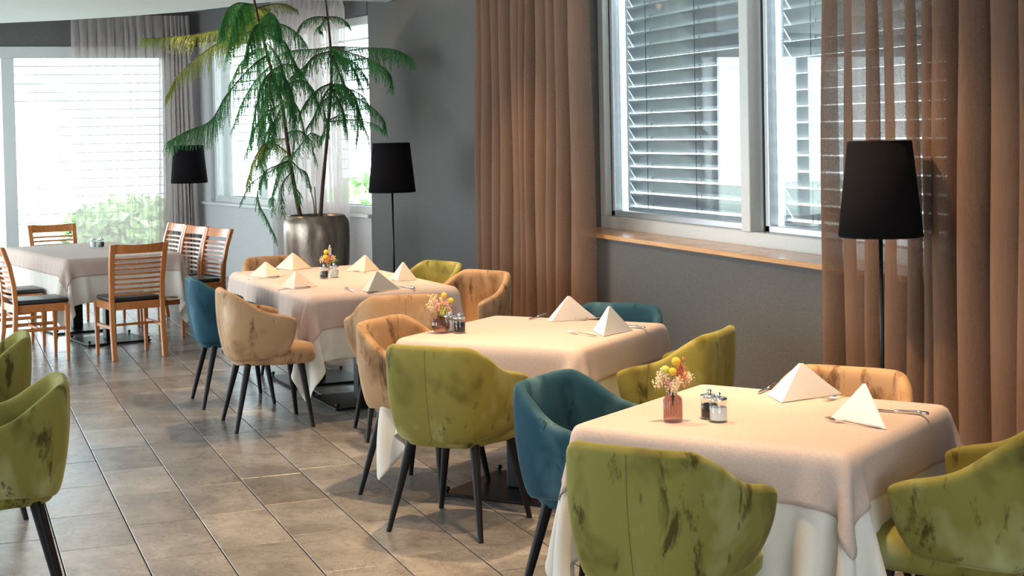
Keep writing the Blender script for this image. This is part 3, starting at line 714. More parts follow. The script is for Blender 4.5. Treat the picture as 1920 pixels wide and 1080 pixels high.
def cloth_obj(name, P, U, V, m, sel, off, zt, label, loc, rz, group):
    nrm = normals(P); Q = P+nrm*off
    ed = np.zeros(U.shape); si, sj = np.where(sel.any(1))[0], np.where(sel.any(0))[0]
    ed[si[0]:si[-1]+1, [sj[0], sj[-1]]] = 1; ed[[si[0], si[-1]], sj[0]:sj[-1]+1] = 1; Q = Q+nrm*(ed*.0012)[..., None]
    ii = np.where(sel.any(1))[0]; jj = np.where(sel.any(0))[0]; i0, i1, j0, j1 = ii[0], ii[-1], jj[0], jj[-1]
    bm = NB(); uvl = bm.loops.layers.uv.new('UVMap'); vt = {}
    for i in range(i0, i1+1):
        for j in range(j0, j1+1): vt[i, j] = bm.verts.new((Q[i, j, 0], Q[i, j, 1], Q[i, j, 2]+zt))
    for i in range(i0, i1):
        for j in range(j0, j1):
            f = bm.faces.new((vt[i, j], vt[i+1, j], vt[i+1, j+1], vt[i, j+1]))
            for l, (a, b) in zip(f.loops, ((i, j), (i+1, j), (i+1, j+1), (i, j+1))): l[uvl].uv = (U[a, b]+1, V[a, b]+1)
    o = mesh_obj(name, bm, m, None, smooth=True, mods=[subsurf(1), solid(.0016, -1)])
    o.location = loc; o.rotation_euler = (0, 0, rz); tag(o, label, 'tablecloth', group); return o
def table(label, cx, cy_, head, ax, ay, bases, seed, names, loc_over=None, plate=.27, over=.165, under=.385):
    t = thing('pedestal_table', label, 'table', (cx, cy_, 0), hd(head), 'pedestal tables')
    H = .742
    mesh_obj('tabletop', box(NB(), -ax+.022, ax-.022, -ay+.022, ay-.022, H-.034, H-.006), M['black_wood'], t, mods=[bevel(.004, 1)])
    for (bx0, by0) in bases:
        mesh_obj('column', box(NB(), bx0-.045, bx0+.045, by0-.045, by0+.045, .018, H-.045), M['black_metal'], t, mods=[bevel(.006, 2)])
        mesh_obj('base_plate', box(NB(), bx0-plate, bx0+plate, by0-plate, by0+plate, .008, .018), M['black_metal'], t, mods=[bevel(.003, 1)])
        mesh_obj('top_plate', box(NB(), bx0-.15, bx0+.15, by0-.15, by0+.15, H-.045, H-.030), M['black_metal'], t)
        for sx in (-1, 1):
            for sy in (-1, 1):
                bm = NB(); lathe(bm, [(.014, 0), (.016, .008), (.006, .012), (.006, .024), (.012, .028), (.014, .038), (.008, .046)], 12, (bx0+sx*(plate-.02), by0+sy*(plate-.02), 0)); mesh_obj('levelling_foot', bm, M['black_metal'], t, smooth=True)
    U, V, P = drape(ax, ay, under, seed, pleat=.022 if seed > 2 else 0.0, sp=.026 if seed > 2 else .030)
    selu = np.ones_like(U, bool); selo = (np.abs(U) < ax+over) & (np.abs(V) < ay+over)
    cloth_obj('undercloth', P, U, V, M['cotton'], selu, .001, H, names[0], (cx, cy_, 0), hd(head), 'cream undercloths')
    cloth_obj('tablecloth', P, U, V, M['linen'], selo, .006, H, names[1], (cx, cy_, 0), hd(head), 'rose beige tablecloths')
    return t
# local x = right, y = forward along heading
table('square pedestal table in the foreground, under beige and cream cloths', 2.53, 4.405, 55, .475, .455, [(0, 0)], 1, ('cream undercloth hanging lowest on the nearest table', 'rose-beige linen tablecloth on the nearest table'))
table('square pedestal table in the middle, black base plate and column showing', 2.635, 6.765, 49.5, .485, .475, [(-.03, -.12)], 2, ('cream undercloth on the middle table', 'rose-beige linen tablecloth on the middle table'))
table('long table near the grey wall, on two black pedestals', 2.44, 9.87, -4, .49, .97, [(0, -.48), (0, .48)], 3, ('cream undercloth on the long table', 'rose-beige tablecloth with pleated side on the long table'), under=.34)
table('long far table with slatted wooden chairs around it', 1.19, 13.68, -12, .50, .95, [(0, -.47), (0, .47)], 4, ('cream undercloth on the far table', 'pale tablecloth on the far table by the glazing'), over=.13, under=.32)

# ---- floor lamps
def lamp(label, x, y, rb, rt, zb, zt):
    t = thing('floor_lamp', label, 'lamp', (x, y, 0), 0, 'black floor lamps')
    bm = NB(); lathe(bm, [(.14, 0), (.145, .006), (.14, .014), (.03, .020), (.012, .03)], 32); mesh_obj('base', bm, M['black_metal'], t, smooth=False)
    mesh_obj('pole', tube(NB(), [(0, 0, .02), (0, 0, zb+.24)], .0085, 12), M['black_metal'], t, smooth=True)
    bm = NB(); lathe(bm, [(rb, zb), ((rb+rt)/2, (zb+zt)/2), (rt, zt)], 48, cap0=False, cap1=False)
    mesh_obj('lamp_shade', bm, M['shade'], t, smooth=True, mods=[solid(.003, -1)])
    for r_, z_ in ((rb, zb), (rt, zt)):
        bm = NB(); tube(bm, [(r_*.992*math.cos(a), r_*.992*math.sin(a), z_) for a in [2*math.pi*i/40 for i in range(41)]], .0028, 5, caps=False); mesh_obj('shade_ring', bm, M['black_metal'], t)
    bm = NB()
    for k in range(3):
        a = k*2.094+.4; tube(bm, [(0, 0, zt-.03), (rt*.99*math.cos(a), rt*.99*math.sin(a), zt-.005)], .0022, 5)
    mesh_obj('shade_spider', bm, M['black_metal'], t)
    bm = NB(); lathe(bm, [(.013, zb+.16), (.016, zb+.17), (.016, zb+.22), (.012, zb+.235), (.028, zb+.27), (.030, zb+.295), (.018, zb+.325)], 16); mesh_obj('bulb', bm, M['salt'], t, smooth=True)
lamp('black floor lamp in front of the sheer brown curtain, largest', 3.58, 5.27, .171, .129, 1.245, 1.632)
lamp('black floor lamp against the grey wall beside the planter', 3.32, 11.55, .186, .147, 1.245, 1.632)
lamp('dark floor lamp in the far corner, shade half covered by plant branches', 2.37, 15.75, .187, .15, 1.245, 1.63)

# ---- planter with a two-stemmed indoor conifer
PX, PY = 3.09, 13.2; PD = 13.44
pl = thing('planter', 'tall round planter with mottled metallic glaze holding the conifer', 'pot', (PX, PY, 0))
prof = [(.20, 0), (.225, .01), (.262, .3), (.285, .6), (.292, .80), (.290, .93), (.278, .965), (.262, .985), (.258, 1.0), (.248, 1.0), (.245, .94), (.245, .90)]
mesh_obj('pot', lathe(NB(), prof, 48, cap1=False), M['pot'], pl, smooth=True)
mesh_obj('soil', lathe(NB(), [(.246, .90), (.245, .955), (.15, .965), (.02, .972)], 32), M['soil'], pl, smooth=True)
tree = thing('indoor_conifer', 'tall two-stemmed indoor conifer with drooping needle branches in the planter', 'plant', (PX, PY, .90))
org = Vector((PX, PY, .90))
def PP(px, py, dd=0.0): return at_depth(px, py, PD+dd)-org
def spline(pts, n):
    out = []; pts = [Vector(p) for p in pts]; P_ = [pts[0]*2-pts[1]]+pts+[pts[-1]*2-pts[-2]]
    seg = len(pts)-1
    for k in range(n+1):
        t = k/n*seg; i = min(int(t), seg-1); u = t-i; a, b, c, d = P_[i:i+4]
        out.append(.5*((2*b)+(-a+c)*u+(2*a-5*b+4*c-d)*u*u+(-a+3*b-3*c+d)*u**3))
    return out
tA = [(566, 420), (556, 372), (543, 296), (528, 194), (508, 128), (489, 54), (478, 8), (476, -4)]
tB = [(600, 420), (605, 350), (613, 264), (621, 156), (619, 78), (611, 4), (610, -6)]
def trunk(pts, r0, r1):
    p = spline([PP(*q) for q in pts], 40); mesh_obj('trunk', tube(NB(), p, [r0+(r1-r0)*i/40 for i in range(41)], 8), M['bark'], tree, smooth=True)
trunk(tA, .021, .010); trunk(tB, .018, .008)
trunk([(590, 412), (588, 380), (579, 345)], .006, .003); trunk([(593, 412), (592, 385), (590, 350)], .007, .004)
rnd = random.Random(5)
def frond(pts, tw=.17, dens=1.0, yellow=False, droop=1.0, side=1.0):  # yellow: needles coloured as lit by the warm spot
    P_ = [Vector(PP(p[0], p[1], p[2] if len(p) > 2 else 0)) for p in pts]
    L = sum((b-a).length for a, b in zip(P_, P_[1:])); n = max(8, int(L/.0175*dens)); c = spline(P_, n)
    bs = NB(); tube(bs, c, [.006-.0045*i/n for i in range(n+1)], 5)
    bm = NB()
    for i in range(1, n+1):
        t = (c[i]-c[i-1]).normalized(); u = i/n
        sv = t.cross(Vector((0, 0, 1)));  sv = sv.normalized() if sv.length > .1 else Vector((1, 0, 0))
        for sg in (-1, 1):
            ln = tw*(.55+.45*math.sin(math.pi*min(1, u*1.1+.08)))*rnd.uniform(.6, 1.25)
            d = (sv*sg*side*rnd.uniform(.3, .9)+t*rnd.uniform(.25, .8)+Vector((0, 0, -.35*droop))).normalized()
            p = c[i].copy(); k = max(4, int(ln/.017)); st = ln/k
            for s in range(k):
                d = (d+Vector((0, 0, -.20*droop))+Vector((rnd.gauss(0, .07), rnd.gauss(0, .07), 0))).normalized()
                q = p+d*st; w = d.cross(Vector((rnd.gauss(0, 1), rnd.gauss(0, 1), rnd.gauss(0, 1)))).normalized()
                nl = .024*(1-.5*s/k)
                for w_ in (w, -w, d.cross(w)):
                    e = p+(d*.75+w_*.7)*nl; h = d.cross(w_)*.0030
                    bm.faces.new([bm.verts.new(x) for x in (p-h, p+h, e+h*.3)])
                hh = w*.0019; bm.faces.new([bm.verts.new(x) for x in (p-hh, p+hh, q+hh, q-hh)])
                p = q
    br = mesh_obj('branch', bs, M['bark'], tree, smooth=True)
    o = mesh_obj('needles', bm, M['needle_lit'] if yellow else M['needle'], br); o['kind'] = 'stuff'
FR = [
 ([(478, 34), (430, 50, -.1), (370, 64, -.1), (310, 70, -.2), (268, 72, -.2)], .16, 1.2, True, 1.0),
 ([(489, 55), (430, 70, -.2), (380, 100, -.3), (335, 140, -.3), (312, 180, -.3)], .17, 1.1, True, 1.2),
 ([(505, 100), (470, 126, -.2), (425, 178, -.4), (395, 226, -.5), (350, 246, -.6), (314, 266, -.6)], .20, 1.3, False, 1.2),
 ([(474, 8), (445, 6, -.4), (425, 22, -.7), (412, 62, -.8)], .25, 1.0, False, 1.5),
 ([(474, 8), (455, 10, -.3), (440, 40, -.5), (428, 100, -.6)], .24, 1.4, False, 1.4),
 ([(480, 14), (500, 20, .2), (460, 30, .3), (430, 60, .4)], .22, 1.3, True, 1.0),
 ([(484, 34), (465, 45, .3), (440, 70, .3), (410, 80, .3)], .2, 1.3, True, 1.0),
 ([(489, 45), (478, 50, -.4), (468, 75, -.6), (460, 110, -.6)], .20, 1.4, False, 1.5),
 ([(487, 40), (505, 24, -.3), (520, 40, -.5), (524, 80, -.5)], .18, 1.4, False, 1.4),
 ([(480, 16), (510, 8, .1), (535, 8, .1), (556, 18, .1)], .10, 1.1, True, 1.0),
 ([(490, 50), (525, 45, .2), (555, 60, .3), (572, 80, .4)], .2, 1.0, False, 1.2),
 ([(492, 60), (530, 75, .3), (545, 100, .3), (560, 130, .3)], .18, 1.0, False, 1.2),
 ([(508, 122), (480, 150, .3), (455, 190, .3), (436, 240, .3)], .17, 1.0, False, 1.2),
 ([(512, 132), (495, 150, -.3), (480, 200, -.4), (470, 260, -.4)], .20, 1.2, False, 1.3),
 ([(514, 138), (530, 140, -.3), (545, 170, -.4), (548, 220, -.4)], .19, 1.2, False, 1.3),
 ([(512, 132), (505, 160, -.4), (508, 210, -.5), (512, 270, -.5)], .18, 1.0, False, 1.3),
 ([(512, 130), (535, 120, .2), (560, 128, .3), (580, 160, .4)], .17, 1.0, False, 1.2),
 ([(518, 160), (540, 180, .2), (560, 205, .2), (572, 250, .2)], .16, .9, False, 1.2),
 ([(528, 194), (500, 210, .2), (478, 240, .2), (460, 290, .2)], .17, .9, False, 1.2),
 ([(528, 200), (515, 230, -.2), (500, 270, -.3), (482, 310, -.3)], .16, .9, False, 1.2),
 ([(535, 250), (560, 245, .1), (580, 260, .2), (592, 300, .2)], .13, .8, False, 1.1),
 ([(543, 298), (565, 270, -.2), (582, 250, -.2), (600, 255, -.2)], .14, .8, False, 1.2),
 ([(541, 288), (515, 270, -.2), (490, 275, -.3), (470, 320, -.3), (462, 345, -.3)], .14, .8, True, 1.2),
 ([(543, 300), (520, 310, -.2), (495, 325, -.3), (483, 372, -.3), (500, 410, -.3), (517, 446, -.3)], .11, .9, False, 1.2),
 ([(546, 305), (525, 320, .1), (512, 360, .1), (512, 395, .1)], .12, .8, False, 1.2),
 ([(543, 302), (500, 325, -.1), (470, 345, -.1), (452, 378, -.1)], .09, .6, False, 1.0),
 ([(550, 330), (548, 345, -.2), (560, 360, -.3), (562, 380, -.3)], .09, .6, False, 1.1),
 ([(543, 290), (530, 300, .2), (522, 340, .3), (505, 375, .3)], .12, .7, False, 1.1),
 ([(545, 300), (560, 315, -.2), (575, 325, -.2), (583, 350, -.2)], .12, .7, False, 1.1),
 ([(612, 32), (590, 32, -.1), (568, 42, -.2), (553, 66, -.2)], .08, 1.0, False, 1.2),
 ([(612, 32), (632, 32, -.1), (648, 40, -.2), (657, 52, -.2)], .07, 1.0, False, 1.1),
 ([(612, 33), (605, 45, .2), (596, 52, .3), (603, 60, .3)], .07, .9, False, 1.1),
 ([(619, 88), (650, 88, -.1), (700, 90, -.3), (740, 93, -.5), (771, 108, -.6)], .19, 1.4, False, 1.4),
 ([(619, 88), (660, 100, -.5), (700, 115, -.7), (728, 135, -.8), (735, 162, -.8)], .14, .9, False, 1.3),
 ([(619, 88), (590, 92, .1), (555, 94, .2), (525, 100, .3)], .15, 1.1, False, 1.2),
 ([(619, 96), (590, 105, -.3), (570, 125, -.4), (545, 145, -.4)], .16, 1.1, False, 1.2),
 ([(620, 105), (645, 110, .2), (665, 130, .3), (680, 165, .3)], .16, 1.0, False, 1.2),
 ([(620, 100), (632, 125, -.3), (640, 150, -.4), (655, 175, -.4)], .14, 1.0, False, 1.2),
 ([(621, 156), (600, 165, -.2), (578, 185, -.3), (560, 215, -.3)], .15, 1.1, False, 1.2),
 ([(621, 158), (645, 160, -.2), (665, 180, -.3), (680, 225, -.3)], .18, 1.2, False, 1.3),
 ([(621, 158), (650, 165, .2), (680, 180, .3), (694, 205, .4)], .15, 1.0, False, 1.2),
 ([(621, 162), (632, 185, -.3), (642, 210, -.4), (650, 245, -.4)], .15, 1.0, False, 1.2),
 ([(619, 180), (600, 195, .2), (588, 220, .2), (575, 240, .2)], .13, .9, False, 1.2),
 ([(616, 225), (645, 215, .1), (675, 225, .1), (690, 255, .1)], .13, .7, False, 1.1),
 ([(616, 228), (660, 225, -.4), (700, 232, -.7), (722, 248, -.8)], .08, .5, False, 1.0),
 ([(617, 200), (655, 180, -.4), (690, 196, -.6), (716, 220, -.7), (722, 240, -.7)], .10, .8, False, 1.2),
]
FR += [
 ([(500, 90), (475, 95, .4), (450, 120, .5), (430, 160, .5)], .18, 1.0, False, 1.2),
 ([(512, 140), (500, 190, .4), (490, 240, .4), (492, 300, .4)], .17, 1.0, False, 1.2),
 ([(525, 185), (545, 200, -.3), (552, 240, -.3), (548, 290, -.3)], .15, .9, False, 1.2),
 ([(530, 215), (505, 240, .3), (490, 290, .3), (500, 340, .3)], .15, .9, False, 1.2),
 ([(536, 260), (505, 265, .1), (475, 300, .1), (468, 350, .1)], .15, .9, True, 1.2),
 ([(521, 170), (560, 150, -.2), (585, 165, -.3), (600, 205, -.3)], .16, 1.0, False, 1.2),
 ([(619, 92), (640, 105, .4), (668, 120, .5), (690, 150, .5)], .17, 1.1, False, 1.3),
 ([(621, 160), (605, 190, -.3), (612, 230, -.3), (600, 262, -.3)], .13, .9, False, 1.2),
 ([(620, 165), (662, 185, -.2), (672, 215, -.2), (668, 262, -.2)], .16, 1.1, False, 1.3),
 ([(500, 80), (520, 105, -.3), (528, 140, -.4), (520, 175, -.4)], .17, 1.0, False, 1.3),
 ([(548, 320), (530, 345, -.2), (528, 375, -.2), (530, 400, -.2)], .10, .8, False, 1.2),
]
for f in FR: frond(f[0], f[1]*1.22, *f[2:])

# ---- napkins: stiff cloth folded into standing pyramids
def panel(bm, uvl, a, b, c, th=.0035):
    n = (b-a).cross(c-a).normalized()
    def tri(o_):
        # rounded apex: replace apex by short edge
        a1 = a+(b-a)*.045; a2 = a+(c-a)*.045
        return [v+o_ for v in (a1, b, c, a2)]
    vs_ = [[bm.verts.new(p) for p in tri(n*th*s)] for s in (-.5, .5)]
    k = 4; fs = [bm.faces.new(vs_[0][::-1]), bm.faces.new(vs_[1])]
    for i in range(k): fs.append(bm.faces.new((vs_[0][i], vs_[0][(i+1) % k], vs_[1][(i+1) % k], vs_[1][i])))
    for f in fs:
        for l in f.loops: l[uvl].uv = (l.vert.co.x*1.3+l.vert.co.z*.4, l.vert.co.y*1.3+l.vert.co.z)
ZT = .750
def napkin(label, ap, ft, lf, rt, m, group, h=None, back=None):
    """ap apex px, ft ridge foot px, lf, rt base px (all on the cloth, apex above them)"""
    F0 = at_z(*ft, ZT); A_ = at_z(*lf, ZT) ; B_ = at_z(*rt, ZT)
    base = (A_+B_)/2*.62+F0*.38 if back is None else Vector(back)
    # apex: on the ray, at the depth of a point a little behind the foot
    dep = F.dot(base)-0.0
    P_ = at_depth(ap[0], ap[1], dep)
    t = tag(bpy.data.objects.new('napkin', None), label, 'napkin', group)
    bm = NB(); uvl = bm.loops.layers.uv.new('UVMap')
    for off in (0, .008):
        n = Vector((0, -.0, 0))
        o_ = (base-F0).normalized()*off if (base-F0).length > .01 else F*off
        panel(bm, uvl, P_-o_*.2-Vector((0, 0, off*.8)), F0+o_, A_+o_*1.0)
        panel(bm, uvl, P_-o_*.2-Vector((0, 0, off*.8)), B_+o_*1.0, F0+o_)
    org_ = Vector((F0.x, F0.y, ZT))
    bmesh.ops.translate(bm, verts=bm.verts, vec=-org_)
    o = mesh_obj('napkin', bm, m, None, mods=[bevel(.0012, 1)]); o.location = org_; bpy.data.objects.remove(t)
    tag(o, label, 'napkin', group); return o
NG = 'napkins folded into standing pyramids'
napkin('large white folded napkin at back of nearest table, in front of beige chair', (1502, 678), (1465, 755), (1438, 740), (1577, 739), M['napkin'], NG)
napkin('white folded napkin at right side of nearest table between fork and knife', (1621, 716), (1661, 805), (1559, 784), (1640, 774), M['napkin'], NG)
napkin('wide white folded napkin at back of middle table, before the curtain', (1066, 553), (1034, 603), (1026, 601), (1118, 598), M['napkin'], NG)
napkin('white folded napkin at right of middle table, in front of blue chair', (1142, 572), (1131, 631), (1112, 620), (1186, 619), M['napkin'], NG)
napkin('beige folded napkin on long table, leftmost', (498, 490), (500, 521), (466, 518), (536, 517), M['napkin_b'], NG)
napkin('tall beige folded napkin at far end of long table, left of the vase', (549, 473), (549, 507), (516, 503), (584, 502), M['napkin_b'], NG)
napkin('beige folded napkin at near-left corner of long table', (555, 507), (551, 542), (526, 538), (595, 537), M['napkin_b'], NG)
napkin('beige folded napkin right of the vase on long table, farther one', (685, 477), (683, 509), (648, 508), (712, 506), M['napkin_b'], NG)
napkin('beige folded napkin at right edge of long table, before the small green chair', (756, 490), (745, 527), (730, 524), (782, 525), M['napkin_b'], NG)
napkin('large yellowish folded napkin at near end of long table', (707, 507), (690, 547), (679, 545), (750, 542), M['napkin_b'], NG)

# ---- cutlery (local +Y = towards the tip)
def knife_proto():
    bm = NB(); z0, z1 = 0.0, .0022
    out = [(-.006, -.105), (.006, -.105), (.0075, -.07), (.0055, -.02), (.0045, .005), (.009, .015), (.0098, .06), (.006, .10), (-.002, .118), (-.006, .10), (-.006, .015), (-.0045, .005), (-.0055, -.02), (-.0075, -.07)]
    prism(bm, out, z0, z1+.001); 
    h = NB(); lathe_pts = [(0, -.105, .004), (0, -.07, .0045), (0, -.01, .004), (0, .008, .0035)]
    b = NB()
    tube(b, lathe_pts, [.0055, .0072, .005, .004], 10)
    return bm, b
def fork_geo():
    bm = NB(); pts = [(0, -.10, .004), (0, -.06, .004), (0, 0, .005), (0, .035, .0075), (0, .05, .006)]; ws = [.0065, .006, .0028, .003, .010]
    rings = []
    for p, w in zip(pts, ws): rings.append([bm.verts.new((p[0]+a*w, p[1], p[2]+b*.0012)) for a, b in ((-1, -1), (1, -1), (1, 1), (-1, 1))])
    for (y, z, w) in ((.062, .0035, .0125), (.068, .003, .0125)): rings.append([bm.verts.new((a*w, y, z+b*.0012)) for a, b in ((-1, -1), (1, -1), (1, 1), (-1, 1))])
    for a, b in zip(rings, rings[1:]):
        for k in range(4): bm.faces.new((a[k], a[(k+1) % 4], b[(k+1) % 4], b[k]))
    bm.faces.new(rings[0][::-1]); bm.faces.new(rings[-1])
    t = NB()
    for i in range(4):
        x = -.0105+.007*i; r = []
        for y, z, w in ((.066, .003, .0022), (.085, .0035, .002), (.108, .0095, .001)): r.append([t.verts.new((x+a*w, y, z+b*.0010)) for a, b in ((-1, -1), (1, -1), (1, 1), (-1, 1))])
        for a, b in zip(r, r[1:]):
            for k in range(4): t.faces.new((a[k], a[(k+1) % 4], b[(k+1) % 4], b[k]))
        t.faces.new(r[0][::-1]); t.faces.new(r[-1])
    return bm, t
cut = {}
def cutlery(kind, tip, end, label):
    a = at_z(*tip, ZT); b = at_z(*end, ZT); mid = (a+b)/2; d = a-b; rz = math.atan2(d.y, d.x)-math.pi/2
    if kind not in cut:
        t = thing(kind, label, kind, mid, rz, 'cutlery on the tables')
        if kind == 'knife':
            x, y = knife_proto(); mesh_obj('blade', x, M['steel'], t); mesh_obj('handle', y, M['steel'], t, smooth=True)
        else:
            x, y = fork_geo(); mesh_obj('handle', x, M['steel'], t); mesh_obj('tines', y, M['steel'], t)
        cut[kind] = t; t.location.z = ZT+.0015
    else: t = dup(cut[kind], (mid.x, mid.y, ZT+.0015), rz, label)
    t.scale = (1, 1, 1)
cutlery('knife', (1404, 746), (1478, 713), 'steel knife poking out left of the large napkin on nearest table')
cutlery('knife', (1640, 770), (1724, 777), 'steel knife right of the napkin at right side of nearest table')
cutlery('fork', (1539, 786), (1668, 806), 'steel fork in front of the right-side napkin on nearest table')
cutlery('fork', (1550, 751), (1605, 738), 'steel fork right of the large napkin on nearest table')
cutlery('knife', (985, 601), (1034, 588), 'steel knife left of the wide napkin on middle table')
cutlery('knife', (1150, 612), (1197, 615), 'steel knife right of the napkin before blue chair on middle table')
cutlery('fork', (1052, 622), (1136, 634), 'steel fork lying in front of middle table napkins')
cutlery('fork', (1096, 600), (1130, 597), 'steel fork right of the wide napkin on middle table')
cutlery('knife', (481, 523), (512, 521), 'steel knife at foot of the leftmost napkin on long table')
cutlery('knife', (535, 544), (571, 541), 'steel knife before the near-left napkin on long table')
cutlery('fork', (646, 540), (666, 549), 'steel fork left of the large napkin on long table')
cutlery('knife', (745, 537), (775, 541), 'steel knife right of the large napkin on long table')
cutlery('fork', (662, 508), (690, 513), 'steel fork under the farther napkin on long table')
cutlery('fork', (740, 528), (765, 531), 'steel fork under the right-edge napkin on long table')

# ---- salt and pepper jars
def jar(px, py, dark, label, r=.0295, h=.068, z=ZT):
    p = at_z(px, py, z); t = thing('salt_jar' if not dark else 'pepper_jar', label, 'jar', (p.x, p.y, z+.001), 0, 'salt and pepper jars')
    bm = NB(); lathe(bm, [(r*.9, 0), (r, .003), (r, h*.72), (r*.82, h*.80), (r*.95, h*.86), (r*.95, h), (r*.85, h), (r*.84, h*.8), (r*.9, h*.7), (r*.9, .004)], 28, cap1=False)
    mesh_obj('glass_body', bm, M['clear'], t, smooth=True)
    mesh_obj('filling', lathe(NB(), [(r*.87, .005), (r*.88, h*.2), (r*.88, h*.68)], 24), M['pepper'] if dark else M['salt'], t, smooth=False)
    mesh_obj('lid', lathe(NB(), [(r*1.0, h+.0005), (r*1.04, h+.003), (r*.95, h+.008), (r*.3, h+.010)], 28), M['chrome'], t, smooth=True)
    bm = NB(); ball(bm, (0, 0, h+.0185), .0095, 2); mesh_obj('knob', bm, M['chrome'], t, smooth=True)
jar(1330, 784, True, 'dark pepper jar behind the white one on nearest table')
jar(1347, 790, False, 'white salt jar with ball knob on nearest table')
jar(862, 624, True, 'black filled jar right of the round vase on middle table')
jar(845, 621, False, 'pale jar between the round vase and the black jar on middle table')
jar(608, 522, True, 'dark jar in front of the flowers on long table')
jar(627, 520, False, 'pink-white salt jar right of the dark one on long table')
jar(175, 464, False, 'tiny clear jar on far table, left one')
jar(190, 464, True, 'tiny dark jar on far table, right one')

# ---- vases with flowers
def flowers(parent, z, seed, spec):
    r = random.Random(seed)
    def stem(p, nm='stem', m='leaf', rad=.0011):
        mesh_obj(nm, tube(NB(), [(0, 0, z-.045), (p[0]*.15, p[1]*.15, z), (p[0]*.6, p[1]*.6, z+(p[2]-z)*.55), p], rad, 5), M[m], parent)
    cx, sx = math.cos(YAW), math.sin(YAW)
    def W(u, w, h): return Vector((cx*u+sx*w, -sx*u+cx*w, z+h))   # u = right in photo, w = away
    for kind, u, w, h, s in spec:
        p = W(u, w, h)
        if kind in ('billy', 'billy_g'):
            stem(p); bm = NB(); bmesh.ops.create_icosphere(bm, subdivisions=3, radius=s, matrix=Matrix.Translation(p))
            for v in bm.verts:
                d = (v.co-p).normalized(); v.co += d*s*.06*noise.noise(v.co*900)
            mesh_obj('ball_flower', bm, M[kind], parent, smooth=True)
        elif kind == 'leafsprig':
            stem(p); bm = NB()
            for k in range(9):
                f = .35+.65*k/8; c = Vector((0, 0, z)).lerp(p, f); a = r.uniform(0, 6.28); d = Vector((math.cos(a), math.sin(a), .5)).normalized(); q = d.cross(Vector((0, 0, 1))).normalized()
                bm.faces.new([bm.verts.new(x) for x in (c, c+d*s*.5+q*s*.22, c+d*s, c+d*s*.5-q*s*.22)])
            mesh_obj('leaf_sprig', bm, M['leaf'], parent)
        else:
            stem(p); bm = NB(); n = 60 if kind != 'coralsprig' else 34; m_ = {'creamspray': 'cream_fl', 'pinkspray': 'pink_fl', 'coralspray': 'coral', 'coralsprig': 'coral', 'whitesprig': 'white_fl', 'greenball': 'billy_g'}[kind]
            for k in range(n):
                if kind in ('coralsprig', 'whitesprig'):
                    f = .55+.45*k/n; c = Vector((0, 0, z)).lerp(p, f); a = r.uniform(0, 6.28); d = Vector((math.cos(a), math.sin(a), .7)).normalized(); q = d.cross(Vector((0, 0, 1))).normalized(); ss = s*.35*(1.15-.6*k/n)
                    bm.faces.new([bm.verts.new(x) for x in (c, c+d*ss*.5+q*ss*.25, c+d*ss, c+d*ss*.5-q*ss*.25)])
                else:
                    c = p+Vector((r.gauss(0, s*.42), r.gauss(0, s*.42), r.gauss(0, s*.5))); bmesh.ops.create_icosphere(bm, subdivisions=1, radius=r.uniform(.0020, .0044), matrix=Matrix.Translation(c))
                    bmesh.ops.create_cone(bm, segments=3, radius1=.0004, radius2=.0004, depth=.012, matrix=Matrix.Translation(c-Vector((0, 0, .006))))
            mesh_obj('blossom_spray', bm, M[m_], parent)
def vase_at(px, py, label, prof, m, n=40, ripple=None, z=ZT):
    p = at_z(px, py, z); t = thing('flower_vase', label, 'vase', (p.x, p.y, z+.001), 0, 'small vases of dried flowers')
    mesh_obj('vase_body', lathe(NB(), prof, n, cap1=False, ripple=ripple), m, t, smooth=False)
    return t
t = vase_at(1262, 790, 'ribbed rose glass vase of yellow and coral flowers on nearest table',
            [(.0290, 0), (.0305, .004), (.0305, .070), (.026, .080), (.0155, .086), (.0145, .096), (.0165, .099), (.0145, .0985), (.0125, .094), (.0135, .086), (.024, .078), (.0285, .068), (.0285, .006)], M['rose_glass'], 96, lambda a: .022*math.cos(24*a))
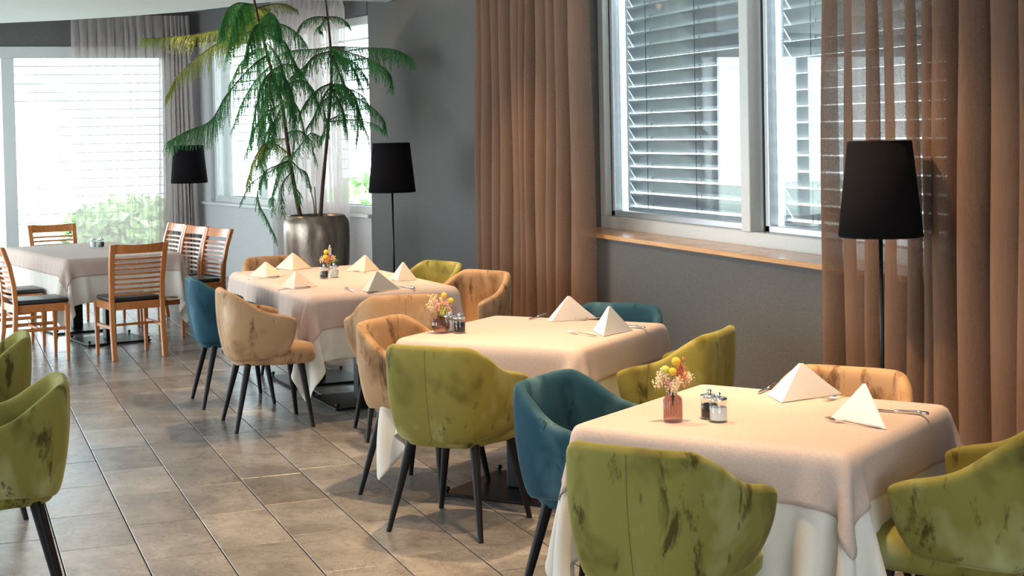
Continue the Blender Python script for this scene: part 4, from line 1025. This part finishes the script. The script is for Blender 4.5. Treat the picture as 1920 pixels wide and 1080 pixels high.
flowers(t, .095, 3, [('billy', .012, -.005, .100, .0145), ('billy_g', -.022, .0, .072, .0145), ('billy', .000, -.012, .068, .0135),
                     ('creamspray', -.042, .0, .040, .020), ('creamspray', -.030, .0, .060, .018), ('pinkspray', -.008, -.01, .030, .020), ('coralspray', .032, .0, .040, .022), ('coralspray', .028, .01, .065, .018), ('coralsprig', .042, .01, .112, .045), ('coralsprig', .030, .0, .095, .04),
                     ('creamspray', .052, .0, .045, .016), ('creamspray', .015, -.015, .035, .018), ('leafsprig', -.02, .01, .045, .024), ('leafsprig', .0, .0, .035, .024), ('creamspray', .005, -.02, .018, .014)])
t = vase_at(827, 624, 'round crackled glass vase of dried flowers on middle table',
            [(.018, 0), (.030, .006), (.0375, .022), (.0390, .036), (.036, .050), (.026, .066), (.0145, .074), (.0155, .080), (.0135, .080), (.0125, .073), (.025, .063), (.034, .048), (.037, .035), (.0355, .022), (.028, .008)], M['rose_glass'], 40, lambda a: .02*math.sin(13*a))
t.children[0].scale = (1.13, 1.13, 1.03)
flowers(t, .078, 4, [('billy', .018, 0, .100, .0140), ('billy', .050, 0, .074, .0135), ('greenball', .010, -.012, .026, .022), ('billy_g', .010, 0, .022, .012), ('creamspray', -.034, 0, .080, .020), ('creamspray', -.045, 0, .055, .022), ('creamspray', -.028, 0, .040, .018),
                     ('pinkspray', -.018, -.01, .060, .022), ('pinkspray', .020, .0, .060, .024), ('pinkspray', .036, .0, .042, .02), ('coralspray', -.012, .0, .038, .014), ('leafsprig', .066, 0, .045, .024), ('leafsprig', .055, .01, .03, .02), ('creamspray', .01, .01, .08, .016)])
t = vase_at(617, 513, 'small clear bud vase of yellow and white flowers on long table',
            [(.020, 0), (.022, .004), (.022, .040), (.012, .052), (.011, .062), (.013, .066), (.0105, .066), (.0095, .052), (.019, .039), (.019, .006)], M['clear'], 28)
flowers(t, .064, 5, [('billy', -.018, 0, .085, .0165), ('billy', -.020, -.005, .052, .0165), ('coralspray', .0, 0, .038, .022), ('coralspray', -.012, 0, .022, .02), ('creamspray', -.044, 0, .035, .02), ('whitesprig', .008, .0, .130, .05), ('whitesprig', .015, .0, .105, .05), ('leafsprig', .045, 0, .035, .03), ('leafsprig', .062, 0, .022, .03), ('pinkspray', .028, 0, .045, .018), ('greenball', .035, 0, .03, .02)])
